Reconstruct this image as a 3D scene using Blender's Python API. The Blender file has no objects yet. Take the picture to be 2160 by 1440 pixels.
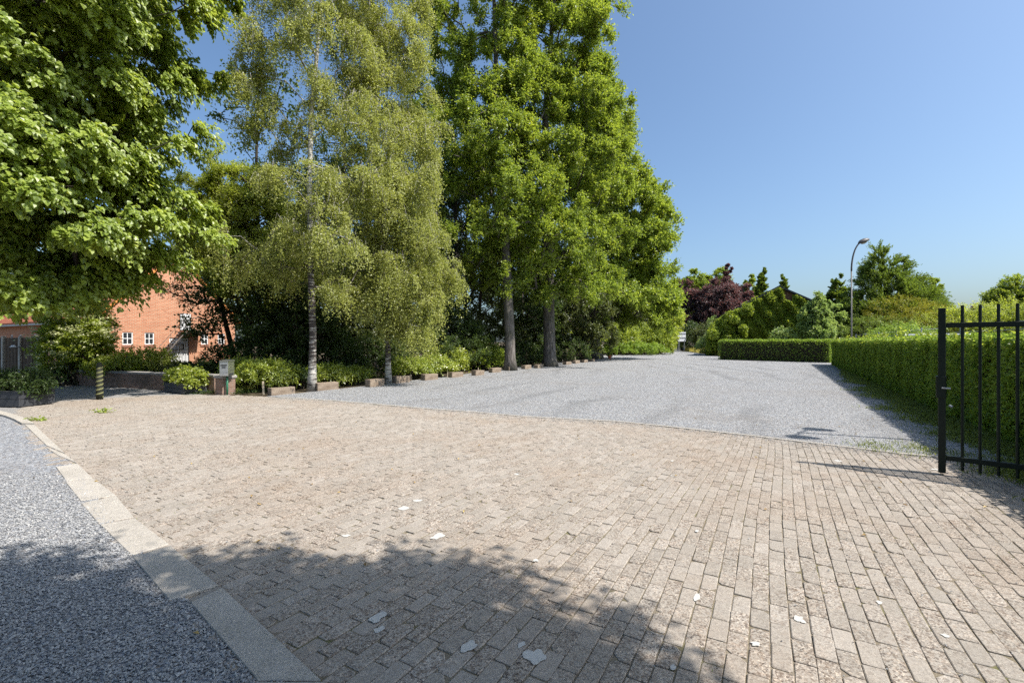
import bpy, math, random
import numpy as np
from mathutils import Vector, Matrix
R = math.radians
S = bpy.context.scene
COL = S.collection
random.seed(4)
RNG = np.random.default_rng(11)

# ------------------------------------------------------------------ camera, sky, sun
EYE = 1.5
cam = bpy.data.cameras.new('camera'); cam.lens = 16.0; cam.sensor_width = 36.0
cam.clip_start = 0.05; cam.clip_end = 3000
camo = bpy.data.objects.new('camera', cam); COL.objects.link(camo)
camo.location = (0, 0, EYE); camo.rotation_euler = (R(90), 0, 0)
S.camera = camo
SUN_EL, SUN_ROT = 53.5, 112.5
W = bpy.data.worlds.new('World'); S.world = W; W.use_nodes = True
nt = W.node_tree; nt.nodes.clear()
sky = nt.nodes.new('ShaderNodeTexSky'); sky.sky_type = 'NISHITA'; sky.sun_disc = False
sky.sun_elevation = R(SUN_EL); sky.sun_rotation = R(SUN_ROT)
sky.air_density = 1.0; sky.dust_density = 3.0; sky.ozone_density = 4.2; sky.altitude = 0
bg = nt.nodes.new('ShaderNodeBackground'); bg.inputs[1].default_value = 0.12
out = nt.nodes.new('ShaderNodeOutputWorld')
tint = nt.nodes.new('ShaderNodeMix'); tint.data_type = 'RGBA'; tint.blend_type = 'MULTIPLY'; tint.inputs[0].default_value = 1; tint.inputs[7].default_value = (.95, 1.04, 1.05, 1)
nt.links.new(sky.outputs[0], tint.inputs[6]); nt.links.new(tint.outputs[2], bg.inputs[0]); nt.links.new(bg.outputs[0], out.inputs[0])
sl = bpy.data.lights.new('sun', 'SUN'); sl.energy = 5.0; sl.angle = R(0.53); sl.color = (1, 0.945, 0.86)
so = bpy.data.objects.new('sun', sl); COL.objects.link(so)
sd = Vector((math.sin(R(SUN_ROT)) * math.cos(R(SUN_EL)), math.cos(R(SUN_ROT)) * math.cos(R(SUN_EL)), math.sin(R(SUN_EL))))
so.rotation_euler = sd.to_track_quat('Z', 'Y').to_euler(); so.location = (20, -10, 30)
S.view_settings.view_transform = 'Standard'; S.view_settings.look = 'None'
S.view_settings.exposure = 0.68; S.view_settings.gamma = 1.0
S.render.engine = 'CYCLES'
c = S.cycles
c.max_bounces = 6; c.diffuse_bounces = 3; c.glossy_bounces = 2; c.transmission_bounces = 3; c.transparent_max_bounces = 4
c.caustics_reflective = False; c.caustics_refractive = False
c.use_adaptive_sampling = True; c.adaptive_threshold = 0.02
c.use_denoising = False

# ------------------------------------------------------------------ helpers: pixels of the photograph -> metres
F = 960.0
def P(px, py, d): return np.array([(px - 1080) / F * d, d, EYE - (py - 720) / F * d])
def G(px, py):
    d = F * EYE / (py - 720); return np.array([(px - 1080) / F * d, d])

def tag(o, label=None, cat=None, group=None, kind=None):
    if label: o['label'] = label
    if cat: o['category'] = cat
    if group: o['group'] = group
    if kind: o['kind'] = kind
    return o
def empty(name, loc, rz=0, label=None, cat=None, group=None):
    o = bpy.data.objects.new(name, None); COL.objects.link(o)
    o.location = loc; o.rotation_euler = (0, 0, rz); o.empty_display_size = 0.2
    return tag(o, label, cat, group)
def wloc(o):
    v = Vector((0, 0, 0))
    while o is not None: v += o.location; o = o.parent
    return np.array(v)

def mk(name, verts, faces, mat, parent=None, world=False, attrs=None, uv=True, smooth=False, n=None):
    """faces: ndarray (k,n) or list of tuples. world=True: vertices are in world metres, moved to the parent's frame (unrotated)."""
    verts = np.asarray(verts, dtype=np.float64).reshape(-1, 3)
    if world and parent is not None: verts = verts - wloc(parent)
    me = bpy.data.meshes.new(name)
    if isinstance(faces, np.ndarray):
        k = faces.shape[1]; nf = faces.shape[0]
        loops = faces.reshape(-1); starts = np.arange(nf) * k
    else:
        nf = len(faces); loops = np.array([i for f in faces for i in f], dtype=np.int32)
        ln = np.array([len(f) for f in faces]); starts = np.concatenate([[0], np.cumsum(ln)[:-1]])
    me.vertices.add(len(verts)); me.vertices.foreach_set('co', verts.astype(np.float32).ravel())
    me.loops.add(len(loops)); me.loops.foreach_set('vertex_index', loops.astype(np.int32))
    me.polygons.add(nf); me.polygons.foreach_set('loop_start', starts.astype(np.int32))
    if attrs:
        for an, av in attrs.items():
            a = me.attributes.new(an, 'FLOAT', 'POINT'); a.data.foreach_set('value', np.asarray(av, dtype=np.float32))
    me.update(calc_edges=True)
    if uv:
        lay = me.uv_layers.new(name='uv'); data = np.zeros((len(loops), 2), dtype=np.float32)
        for p in me.polygons:
            nn = np.array(p.normal); ax = np.cross((0, 0, 1), nn)
            if np.linalg.norm(ax) < 0.05: ax = np.array([1., 0, 0])
            ax /= np.linalg.norm(ax); ay = np.cross(nn, ax)
            for li in range(p.loop_start, p.loop_start + p.loop_total):
                v = verts[loops[li]]; data[li] = (v @ ax, v @ ay)
        lay.data.foreach_set('uv', data.ravel())
    me.polygons.foreach_set('use_smooth', np.full(nf, bool(smooth)))
    if isinstance(mat, (list, tuple)):
        for m_ in mat: me.materials.append(m_)
    elif mat: me.materials.append(mat)
    o = bpy.data.objects.new(name, me); COL.objects.link(o)
    if parent: o.parent = parent
    return o

class MB:
    def __init__(s): s.v = []; s.f = []
    def add(s, vs, fs):
        n = len(s.v); s.v += [tuple(map(float, v)) for v in vs]; s.f += [tuple(n + i for i in f) for f in fs]; return s
    def box(s, x0, x1, y0, y1, z0, z1, b=0.0, M=None):
        if b <= 0:
            vs = [(x, y, z) for z in (z0, z1) for y in (y0, y1) for x in (x0, x1)]
            fs = [(0, 2, 3, 1), (4, 5, 7, 6), (0, 1, 5, 4), (2, 6, 7, 3), (0, 4, 6, 2), (1, 3, 7, 5)]
        else:
            vs = []; c_ = ((x0 + x1) / 2, (y0 + y1) / 2, (z0 + z1) / 2); h = ((x1 - x0) / 2, (y1 - y0) / 2, (z1 - z0) / 2)
            idx = {}
            for sx in (-1, 1):
                for sy in (-1, 1):
                    for sz in (-1, 1):
                        for a in range(3):
                            q = [h[i] - (b if i != a else 0) for i in range(3)]
                            idx[(sx, sy, sz, a)] = len(vs)
                            vs.append((c_[0] + sx * q[0], c_[1] + sy * q[1], c_[2] + sz * q[2]))
            fs = []
            for a in range(3):
                o1, o2 = (a + 1) % 3, (a + 2) % 3
                for s_ in (-1, 1):
                    cs = []
                    for (u, w) in ((-1, -1), (1, -1), (1, 1), (-1, 1)):
                        k = [0, 0, 0]; k[a] = s_; k[o1] = u; k[o2] = w; cs.append(idx[(k[0], k[1], k[2], a)])
                    fs.append(tuple(cs if s_ > 0 else cs[::-1]))
            for a in range(3):
                o1, o2 = (a + 1) % 3, (a + 2) % 3
                for u in (-1, 1):
                    for w in (-1, 1):
                        def kk(t, ax):
                            k = [0, 0, 0]; k[a] = t; k[o1] = u; k[o2] = w; return idx[(k[0], k[1], k[2], ax)]
                        q = [kk(-1, o1), kk(1, o1), kk(1, o2), kk(-1, o2)]
                        fs.append(tuple(q if u * w > 0 else q[::-1]))
            for sx in (-1, 1):
                for sy in (-1, 1):
                    for sz in (-1, 1):
                        t = [idx[(sx, sy, sz, a)] for a in range(3)]
                        fs.append(tuple(t if sx * sy * sz > 0 else t[::-1]))
        if M is not None: vs = [tuple(M @ Vector(v)) for v in vs]
        return s.add(vs, fs)
    def tube(s, pts, rad, n=8, cap=True):
        pts = [np.array(p, dtype=float) for p in pts]
        if not hasattr(rad, '__len__'): rad = [rad] * len(pts)
        base = len(s.v); u = None
        for i, p in enumerate(pts):
            a = pts[max(i - 1, 0)]; b_ = pts[min(i + 1, len(pts) - 1)]; t = b_ - a; t /= (np.linalg.norm(t) + 1e-9)
            if u is None: u = np.cross(t, (0, 0, 1) if abs(t[2]) < .9 else (1, 0, 0))
            u = u - t * (u @ t); u /= (np.linalg.norm(u) + 1e-9); w = np.cross(t, u)
            for k in range(n):
                an = 2 * math.pi * k / n
                s.v.append(tuple(p + rad[i] * (math.cos(an) * u + math.sin(an) * w)))
        for i in range(len(pts) - 1):
            for k in range(n):
                k2 = (k + 1) % n
                s.f.append((base + i * n + k, base + i * n + k2, base + (i + 1) * n + k2, base + (i + 1) * n + k))
        if cap:
            s.f.append(tuple(base + k for k in range(n))[::-1]); e = base + (len(pts) - 1) * n
            s.f.append(tuple(e + k for k in range(n)))
        return s
    def prism(s, poly, z0, z1):
        n = len(poly); b = len(s.v)
        s.v += [(p[0], p[1], z0) for p in poly] + [(p[0], p[1], z1) for p in poly]
        s.f.append(tuple(b + i for i in range(n))[::-1]); s.f.append(tuple(b + n + i for i in range(n)))
        for i in range(n):
            j = (i + 1) % n; s.f.append((b + i, b + j, b + n + j, b + n + i))
        return s
    def build(s, name, mat, parent=None, **kw): return mk(name, s.v, s.f, mat, parent, **kw)

# ------------------------------------------------------------------ materials
class N:
    def __init__(s, name):
        s.m = bpy.data.materials.new(name); s.m.use_nodes = True; s.t = s.m.node_tree; s.t.nodes.clear()
        s.out = s.t.nodes.new('ShaderNodeOutputMaterial')
    def n(s, typ, **kw):
        x = s.t.nodes.new('ShaderNode' + typ)
        for k, v in kw.items():
            if k == 'inp':
                for a, b in v.items():
                    if hasattr(b, 'is_output') or isinstance(b, bpy.types.NodeSocket): s.t.links.new(b, x.inputs[a])
                    else: x.inputs[a].default_value = b
            else: setattr(x, k, v)
        return x
    def co(s, kind='Object'): return s.n('TexCoord').outputs[kind]
    def noise(s, vec, scale, det=3, rough=.55, dim='3D'):
        return s.n('TexNoise', inp={'Vector': vec, 'Scale': scale, 'Detail': det, 'Roughness': rough}).outputs['Fac']
    def ramp(s, fac, stops, interp='LINEAR'):
        x = s.n('ValToRGB'); x.color_ramp.interpolation = interp; e = x.color_ramp.elements
        while len(e) < len(stops): e.new(0.5)
        for el, (p, cl) in zip(e, stops):
            el.position = p; el.color = (*cl, 1) if hasattr(cl, '__len__') else (cl, cl, cl, 1)
        s.t.links.new(fac, x.inputs[0]); return x.outputs[0]
    def mix(s, fac, a, b, mode='MIX'):
        x = s.n('Mix', data_type='RGBA', blend_type=mode)
        for i, v in ((0, fac), (6, a), (7, b)):
            if isinstance(v, bpy.types.NodeSocket): s.t.links.new(v, x.inputs[i])
            else: x.inputs[i].default_value = v if i == 0 else (*v, 1)
        return x.outputs[2]
    def math(s, op, a, b=0.0, c_=0.0, clamp=False):
        x = s.n('Math', operation=op, use_clamp=clamp)
        for i, v in enumerate((a, b, c_)):
            if isinstance(v, bpy.types.NodeSocket): s.t.links.new(v, x.inputs[i])
            else: x.inputs[i].default_value = v
        return x.outputs[0]
    def bump(s, h, dist, strength=1.0, normal=None):
        x = s.n('Bump', inp={'Height': h, 'Distance': dist, 'Strength': strength})
        if normal: s.t.links.new(normal, x.inputs['Normal'])
        return x.outputs[0]
    def scale(s, vec, sc):
        return s.n('Mapping', inp={'Vector': vec, 'Scale': sc}).outputs[0]
    def bsdf(s, col, rough=.9, normal=None, metal=0, spec=.3, coat=0):
        b = s.n('BsdfPrincipled')
        for k, v in (('Base Color', col), ('Roughness', rough), ('Metallic', metal), ('Specular IOR Level', spec), ('Coat Weight', coat)):
            if isinstance(v, bpy.types.NodeSocket): s.t.links.new(v, b.inputs[k])
            else: b.inputs[k].default_value = (*v, 1) if hasattr(v, '__len__') else v
        if normal: s.t.links.new(normal, b.inputs['Normal'])
        s.t.links.new(b.outputs[0], s.out.inputs[0]); return s.m
    def attr(s, name): return s.n('Attribute', attribute_name=name).outputs['Fac']

def simple(name, col, rough=.6, metal=0, spec=.4, var=.15, bumpd=.0, nscale=20):
    k = N(name); co = k.co(); nz = k.noise(co, nscale, 4)
    cc = k.mix(nz, tuple(x * (1 - var) for x in col), tuple(min(1, x * (1 + var)) for x in col))
    return k.bsdf(cc, rough, k.bump(nz, bumpd) if bumpd else None, metal, spec)

def leafmat(name, dark, mid, light, trans, tw=.45, gloss=.10, rough=.45, yellow=None, patch=.35, bright=1.28):
    k = N(name); r = k.attr('rnd')
    col = k.ramp(r, [(0, dark), (.5, mid), (.93, light), (1, yellow or light)])
    big = k.noise(k.co(), patch, 2)
    col = k.mix(k.math('MULTIPLY', k.math('SUBTRACT', big, .35, clamp=True), 1.1, clamp=True), col, light)
    if bright != 1: col = k.mix(1.0, col, (bright * .97, bright * 1.05, bright), 'MULTIPLY')
    d = k.n('BsdfDiffuse', inp={'Color': col}).outputs[0]
    tc = k.mix(1.0, col, trans, 'MULTIPLY')
    tr = k.n('BsdfTranslucent', inp={'Color': tc}).outputs[0]
    m1 = k.n('MixShader', inp={0: tw, 1: d, 2: tr}).outputs[0]
    gl = k.n('BsdfGlossy', inp={'Color': (1, 1, 1, 1), 'Roughness': rough}).outputs[0]
    fc = k.n('LayerWeight', inp={'Blend': .35}).outputs['Facing']
    m2 = k.n('MixShader', inp={0: k.math('MULTIPLY_ADD', k.math('POWER', fc, 3.0), gloss * 1.3, gloss * .38), 1: m1, 2: gl}).outputs[0]
    k.t.links.new(m2, k.out.inputs[0]); return k.m

MAT = {}
TR = (2.15, 2.0, 1.5)
MAT['linden'] = leafmat('linden_leaf', (.095, .125, .022), (.155, .19, .03), (.225, .25, .05), TR, gloss=.1, yellow=(.33, .30, .06), patch=.5, bright=1.5)
MAT['birch'] = leafmat('birch_leaf', (.14, .145, .038), (.23, .23, .06), (.32, .31, .095), (1.8, 1.8, 1.2), gloss=.08, yellow=(.36, .31, .11))
MAT['oak'] = leafmat('oak_leaf', (.08, .115, .016), (.14, .18, .022), (.215, .245, .032), TR, gloss=.07, yellow=(.36, .31, .03), patch=.25)
MAT['darkleaf'] = leafmat('understory_leaf', (.022, .038, .010), (.038, .06, .015), (.065, .09, .024), TR, gloss=.07)  # shade under the birch and oak canopies is put into this dark colour
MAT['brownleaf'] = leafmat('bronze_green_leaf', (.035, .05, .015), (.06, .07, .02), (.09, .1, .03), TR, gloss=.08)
MAT['olive'] = leafmat('olive_leaf', (.11, .12, .03), (.17, .175, .04), (.24, .235, .06), (2.2, 2.3, .9), gloss=.07, patch=.2, bright=1.7)  # brightened: the sunlit look of the shaded garden tree is put into the colour
MAT['yellowgreen'] = leafmat('yellow_green_leaf', (.10, .135, .02), (.165, .20, .025), (.26, .275, .04), TR, gloss=.1)
MAT['rhodo'] = leafmat('rhododendron_leaf', (.08, .115, .02), (.17, .2, .028), (.29, .30, .05), TR, gloss=.13, rough=.35, patch=.9)
MAT['purple'] = leafmat('copper_beech_leaf', (.045, .03, .032), (.075, .045, .046), (.12, .08, .074), (2.4, 1.5, 1.5), gloss=.09)
MAT['conifer'] = leafmat('cypress_spray', (.06, .085, .02), (.11, .14, .03), (.17, .19, .04), (1.8, 1.9, .9), tw=.35, gloss=.04)
MAT['goldcon'] = leafmat('golden_cypress_spray', (.10, .10, .015), (.17, .155, .02), (.25, .22, .03), (1.8, 1.7, .7), tw=.3, gloss=.04)
MAT['hedge'] = leafmat('hedge_leaf', (.06, .095, .014), (.10, .14, .02), (.16, .20, .032), TR, tw=.38, gloss=.06, patch=1.6, bright=1.75)
MAT['ivy'] = leafmat('ivy_leaf', (.075, .11, .015), (.145, .185, .022), (.24, .27, .035), TR, gloss=.06)
MAT['pale'] = leafmat('pale_maple_leaf', (.11, .16, .045), (.17, .22, .07), (.24, .28, .10), TR, gloss=.1)
MAT['flower'] = leafmat('cream_blossom', (.36, .36, .18), (.5, .48, .28), (.62, .58, .38), (1.2, 1.2, 1.0), tw=.3, gloss=.02)
MAT['orange'] = leafmat('orange_blossom', (.5, .12, .02), (.6, .18, .03), (.65, .25, .04), (1.2, 1.0, 1.0), tw=.3, gloss=.02)
MAT['grass'] = leafmat('grass_blade', (.07, .09, .02), (.11, .13, .03), (.2, .21, .05), TR, tw=.35, gloss=.05, patch=1.2)
MAT['drygrass'] = leafmat('dry_grass_blade', (.2, .18, .04), (.33, .27, .07), (.44, .36, .11), (1.6, 1.5, .9), tw=.3, gloss=.03)
MAT['deadleaf'] = leafmat('dead_leaf', (.16, .09, .03), (.28, .17, .06), (.4, .28, .12), (1.2, 1, .8), tw=.2, gloss=.03)

def bark(name, c1, c2, sc=(14, 14, 2.2), dist=.03):
    k = N(name); v = k.scale(k.co(), sc); n1 = k.noise(v, 1.0, 5, .6); n2 = k.noise(k.co(), 1.2, 3)
    col = k.ramp(n1, [(.35, c1), (.65, c2)])
    col = k.mix(k.ramp(n2, [(.45, 0), (.7, .5)]), col, (.075, .085, .05))
    return k.bsdf(col, .95, k.bump(n1, dist), spec=.1)
MAT['bark'] = bark('oak_bark', (.06, .052, .046), (.2, .18, .165))
MAT['darkbark'] = bark('dark_bark', (.025, .02, .017), (.08, .066, .055), dist=.015)
def birchbark():
    k = N('birch_bark'); co = k.co(); v = k.scale(co, (3.5, 3.5, 22)); n1 = k.noise(v, 1.0, 4, .6)
    z = k.n('SeparateXYZ', inp={0: co}).outputs[2]
    low = k.ramp(k.math('DIVIDE', z, 10.0, clamp=True), [(0, .25), (.06, .1), (.11, .75), (.38, .8), (.6, .1)])
    thr = k.math('ADD', k.math('MULTIPLY', low, .24), n1)
    col = k.ramp(thr, [(.50, (.46, .44, .40)), (.58, (.30, .28, .25)), (.66, (.06, .05, .045))])
    return k.bsdf(col, .8, k.bump(n1, .012), spec=.2)
MAT['birchbark'] = birchbark()

def ground_mats():
    # soil
    k = N('soil'); co = k.co(); n1 = k.noise(co, 3, 6, .7); n2 = k.noise(co, 40, 4, .7)
    col = k.ramp(n1, [(.3, (.05, .04, .025)), (.55, (.10, .08, .05)), (.7, (.055, .08, .025))])
    col = k.mix(.5, col, k.ramp(n2, [(.3, (.04, .03, .02)), (.7, (.17, .13, .09))]))
    MAT['soil'] = k.bsdf(col, 1, k.bump(n2, .03), spec=.1)
    # joint sand and moss
    k = N('joint_sand'); co = k.co(); n1 = k.noise(co, 1.6, 4, .7); n2 = k.noise(co, 150, 3, .7)
    col = k.ramp(n1, [(.42, (.21, .18, .145)), (.56, (.17, .145, .10)), (.66, (.10, .11, .03))])
    col = k.mix(.35, col, k.ramp(n2, [(.3, (.05, .04, .03)), (.7, (.32, .27, .2))]))
    MAT['joint'] = k.bsdf(col, 1, k.bump(n2, .004), spec=.1)
    # pavers
    k = N('concrete_paver'); co = k.co(); r = k.attr('rnd'); r2 = k.attr('rnd2')
    base = k.ramp(r, [(0, (.265, .240, .210)), (.35, (.288, .260, .228)), (.7, (.303, .272, .238)), (1, (.33, .299, .265))])
    big = k.noise(co, .55, 5, .65)
    base = k.mix(k.ramp(big, [(.46, 0), (.64, .6)]), base, (.28, .228, .182))
    gr = k.noise(co, 1.7, 5, .7)
    base = k.mix(k.ramp(gr, [(.52, 0), (.7, .5)]), base, (.26, .23, .20))
    vo = k.n('TexVoronoi', inp={'Vector': co, 'Scale': 125.0}); vr = k.n('SeparateColor', inp={0: vo.outputs['Color']}).outputs[0]
    spk = k.ramp(vr, [(0, (.22, .18, .17)), (.13, (.62, .55, .5)), (.4, (1.0, 1.0, 1.0)), (.8, (1.15, 1.1, 1.05)), (.93, (1.6, 1.55, 1.48))], 'CONSTANT')
    vo2 = k.n('TexVoronoi', inp={'Vector': co, 'Scale': 52.0}); vr2 = k.n('SeparateColor', inp={0: vo2.outputs['Color']}).outputs[1]
    spk2 = k.ramp(vr2, [(0, (.45, .36, .3)), (.12, (1, 1, 1)), (.9, (1.25, 1.15, 1.08))], 'CONSTANT')
    amt = k.ramp(r2, [(0, .2), (.35, .38), (.6, .58), (1, .8)])
    col = k.mix(amt, base, k.mix(1.0, base, spk, 'MULTIPLY'))
    col = k.mix(k.math('MULTIPLY', amt, .6), col, k.mix(1.0, col, spk2, 'MULTIPLY'))
    n3 = k.noise(co, 260, 3, .7); hh = k.math('ADD', k.math('MULTIPLY', vr, .6), k.math('MULTIPLY', n3, .6))
    MAT['paver'] = k.bsdf(col, .9, k.bump(hh, .0018, .8), spec=.25)
    # concrete slab
    def conc(name, a, b_, sp=.35):
        k = N(name); co = k.co(); n1 = k.noise(co, 2.5, 6, .7); n2 = k.noise(co, 170, 3, .8)
        vo = k.n('TexVoronoi', inp={'Vector': co, 'Scale': 140.0}); vr = k.n('SeparateColor', inp={0: vo.outputs['Color']}).outputs[0]
        col = k.ramp(n1, [(.3, a), (.7, b_)]); col = k.mix(sp, col, k.mix(1.0, col, k.ramp(vr, [(0, (.3, .28, .26)), (.1, (.9, .9, .9)), (.8, (1.5, 1.45, 1.4))], 'CONSTANT'), 'MULTIPLY'))
        pit = k.noise(co, 22, 2, .5)
        return k.bsdf(col, .9, k.bump(k.math('ADD', n2, k.math('MULTIPLY', pit, 1.2)), .003), spec=.25)
    MAT['slab'] = conc('edging_concrete', (.31, .285, .25), (.40, .37, .33))
    MAT['block'] = conc('weathered_concrete', (.15, .11, .08), (.33, .27, .21), .6)
    # gravel
    def gravel(name, tint, tracks=False, sc=58.0, bd=.012):
        k = N(name); co = k.co(); vo = k.n('TexVoronoi', inp={'Vector': co, 'Scale': sc, 'Randomness': 1.0})
        vr = k.n('SeparateColor', inp={0: vo.outputs['Color']})
        col = k.ramp(vr.outputs[0], [(0, (.12, .122, .13)), (.25, (.24, .245, .26)), (.55, (.36, .362, .375)), (.85, (.48, .475, .475)), (1, (.62, .62, .61))])
        warm = k.ramp(vr.outputs[1], [(.0, 0), (.8, 0), (.81, .5)], 'CONSTANT')
        col = k.mix(warm, col, (.38, .31, .25))
        n1 = k.noise(co, .35, 5, .7)
        col = k.mix(k.ramp(n1, [(.5, 0), (.72, .5)]), col, (.28, .245, .215))
        if tracks:
            # wheel ruts: arcs about the bend of the drive, darker finer stone
            sp = k.n('SeparateXYZ', inp={0: co}); dx = k.math('SUBTRACT', sp.outputs[0], -26.0); dy = k.math('SUBTRACT', sp.outputs[1], 28.0)
            rr = k.math('SQRT', k.math('ADD', k.math('MULTIPLY', dx, dx), k.math('MULTIPLY', dy, dy)))
            rr = k.math('ADD', rr, k.math('MULTIPLY', k.noise(co, .25, 2), 2.2))
            w = k.math('SINE', k.math('MULTIPLY', rr, 3.4)); w = k.math('MULTIPLY', k.math('SUBTRACT', w, .55, clamp=True), .9)
            gate = k.ramp(k.noise(co, .12, 2), [(.42, 0), (.6, 1)])
            col = k.mix(k.math('MULTIPLY', w, gate), col, (.17, .165, .165))
        col = k.mix(1.0, col, tuple(x * .80 for x in tint), 'MULTIPLY')
        h = k.math('SUBTRACT', 1.0, vo.outputs['Distance']); n2 = k.noise(co, 9, 4, .6)
        hh = k.math('ADD', k.math('ADD', h, k.math('MULTIPLY', vr.outputs[2], .8)), k.math('MULTIPLY', n2, 1.5))
        return k.bsdf(col, .85, k.bump(hh, bd), spec=.3)
    MAT['gravel'] = gravel('lot_gravel', (.96, .98, 1.0), True, 50.0, .016)
    MAT['chips'] = gravel('drive_chippings', (.92, .95, 1.0))
    k = N('gravel_stone'); r = k.attr('rnd'); n1 = k.noise(k.co(), 90, 2)
    col = k.ramp(r, [(0, (.10, .104, .112)), (.3, (.20, .203, .213)), (.6, (.30, .302, .308)), (.88, (.42, .412, .405)), (1, (.56, .54, .5))])
    MAT['stone'] = k.bsdf(k.mix(n1, col, (.3, .3, .3)), .8, spec=.3)
    k = N('asphalt'); co = k.co(); n2 = k.noise(co, 90, 3, .8); n1 = k.noise(co, .6, 4)
    col = k.mix(.5, k.ramp(n2, [(.3, .12), (.7, .34)]), k.ramp(n1, [(.3, (.2, .19, .18)), (.7, (.27, .25, .24))]))
    MAT['asphalt'] = k.bsdf(col, .9, k.bump(n2, .004), spec=.3)
ground_mats()

def brick(name, c1, c2, mortar, w=.22, h=.067, ms=.011, moss=None):
    k = N(name); uv = k.n('UVMap').outputs[0]
    b = k.n('TexBrick', inp={'Vector': uv, 'Color1': (*c1, 1), 'Color2': (*c2, 1), 'Mortar': (*mortar, 1), 'Scale': 1.0, 'Mortar Size': ms, 'Mortar Smooth': .2, 'Brick Width': w, 'Row Height': h})
    n1 = k.noise(k.co(), 1.1, 5, .7); n2 = k.noise(k.co(), 45, 3)
    col = k.mix(k.ramp(n1, [(.4, 0), (.75, .35)]), b.outputs[0], tuple(x * .6 for x in c1))
    col = k.mix(.25, col, k.mix(1.0, col, k.ramp(n2, [(.3, .5), (.7, 1.5)]), 'MULTIPLY'))
    if moss: col = k.mix(k.ramp(n1, [(.5, 0), (.65, .7)]), col, moss)
    hgt = k.math('SUBTRACT', k.math('MULTIPLY', n2, .4), b.outputs[1])
    return k.bsdf(col, .9, k.bump(hgt, .008), spec=.2)
MAT['brick'] = brick('orange_brick', (.46, .155, .08), (.60, .255, .145), (.52, .36, .25), w=.24, h=.085, ms=.018)
MAT['oldbrick'] = brick('weathered_brick', (.22, .12, .085), (.36, .225, .175), (.26, .22, .185), w=.21, h=.06, moss=(.14, .11, .085))
MAT['darkbrick'] = brick('dark_brick', (.16, .07, .045), (.24, .11, .07), (.2, .16, .12))
def tiles():
    k = N('red_roof_tile'); uv = k.n('UVMap').outputs[0]
    b = k.n('TexBrick', inp={'Vector': uv, 'Color1': (.36, .11, .06, 1), 'Color2': (.48, .165, .085, 1), 'Mortar': (.1, .035, .02, 1), 'Scale': 1.0, 'Mortar Size': .014, 'Brick Width': .22, 'Row Height': .3})
    n1 = k.noise(k.co(), .9, 4); sp = k.n('SeparateXYZ', inp={0: uv})
    col = k.mix(k.ramp(n1, [(.5, 0), (.72, .6)]), b.outputs[0], (.2, .14, .07))
    wv = k.math('SINE', k.math('MULTIPLY', sp.outputs[0], 28.56)); fr = k.math('FRACT', k.math('DIVIDE', sp.outputs[1], .3))
    return k.bsdf(col, .8, k.bump(k.math('SUBTRACT', k.math('MULTIPLY', wv, .5), fr), .03), spec=.25)
MAT['tile'] = tiles()
MAT['verge'] = simple('lichened_ridge_tile', (.52, .2, .05), .85, var=.45, bumpd=.01, nscale=9)
MAT['white'] = simple('white_paint', (.74, .75, .76), .5, var=.07)
MAT['glass'] = simple('dark_window_glass', (.03, .035, .04), .08, spec=.8, var=.2)
MAT['sill'] = simple('brick_sill', (.26, .12, .08), .9, var=.3, bumpd=.004)
MAT['steel'] = simple('rusty_steel', (.12, .10, .085), .6, metal=.3, var=.4)
MAT['black'] = simple('black_board', (.03, .032, .035), .7, var=.3)
MAT['cap'] = simple('bluestone_coping', (.27, .255, .24), .85, var=.35, bumpd=.006, nscale=12)
MAT['gate'] = simple('dark_green_paint', (.007, .014, .009), .5, spec=.25, var=.25)
MAT['greenpole'] = simple('green_painted_steel', (.035, .15, .085), .45, var=.2)
MAT['inox'] = simple('brushed_stainless', (.55, .56, .55), .28, metal=.9, var=.06, nscale=60)
MAT['planter'] = simple('anthracite_planks', (.04, .042, .048), .6, var=.25, bumpd=.003, nscale=30)
MAT['galv'] = simple('galvanised_steel', (.36, .38, .40), .4, metal=.5, var=.15)
MAT['lamp'] = simple('grey_lamp_housing', (.085, .08, .08), .5, var=.2)
MAT['lens'] = simple('frosted_lamp_cover', (.35, .33, .28), .25, spec=.6, var=.1)
MAT['concpost'] = simple('concrete_post', (.50, .45, .38), .9, var=.2, bumpd=.004)
def wood(name, a, b_):
    k = N(name); v = k.scale(k.co(), (30, 30, 1.6)); n1 = k.noise(v, 1, 4)
    return k.bsdf(k.ramp(n1, [(.3, a), (.7, b_)]), .9, k.bump(n1, .004), spec=.15)
MAT['fencewood'] = wood('fence_board', (.10, .07, .048), (.21, .15, .105))
MAT['stakewood'] = wood('stake_wood', (.26, .21, .15), (.42, .36, .27))
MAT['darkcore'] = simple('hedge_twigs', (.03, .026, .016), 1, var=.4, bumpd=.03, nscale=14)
MAT['paint'] = simple('spilled_white_paint', (.43, .42, .395), .8, var=.25, nscale=60)
MAT['carpaint'] = simple('purple_car_paint', (.20, .02, .10), .25, spec=.6, var=.05)
MAT['whitepaint'] = simple('white_car_paint', (.7, .72, .76), .3, spec=.6, var=.03)
MAT['tyre'] = simple('tyre_rubber', (.02, .02, .02), .8)
MAT['terracotta'] = simple('terracotta', (.42, .14, .07), .8)
MAT['verdigris'] = simple('striped_dark_post', (.028, .03, .018), .8, var=.4)
MAT['stripe'] = simple('moss_stripe', (.19, .19, .085), .9, var=.25)
MAT['signback'] = simple('white_sign_panel', (.62, .64, .70), .5, var=.06)

# ------------------------------------------------------------------ foliage engine
def unit(a): return a / (np.linalg.norm(a, axis=-1, keepdims=True) + 1e-9)

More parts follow.
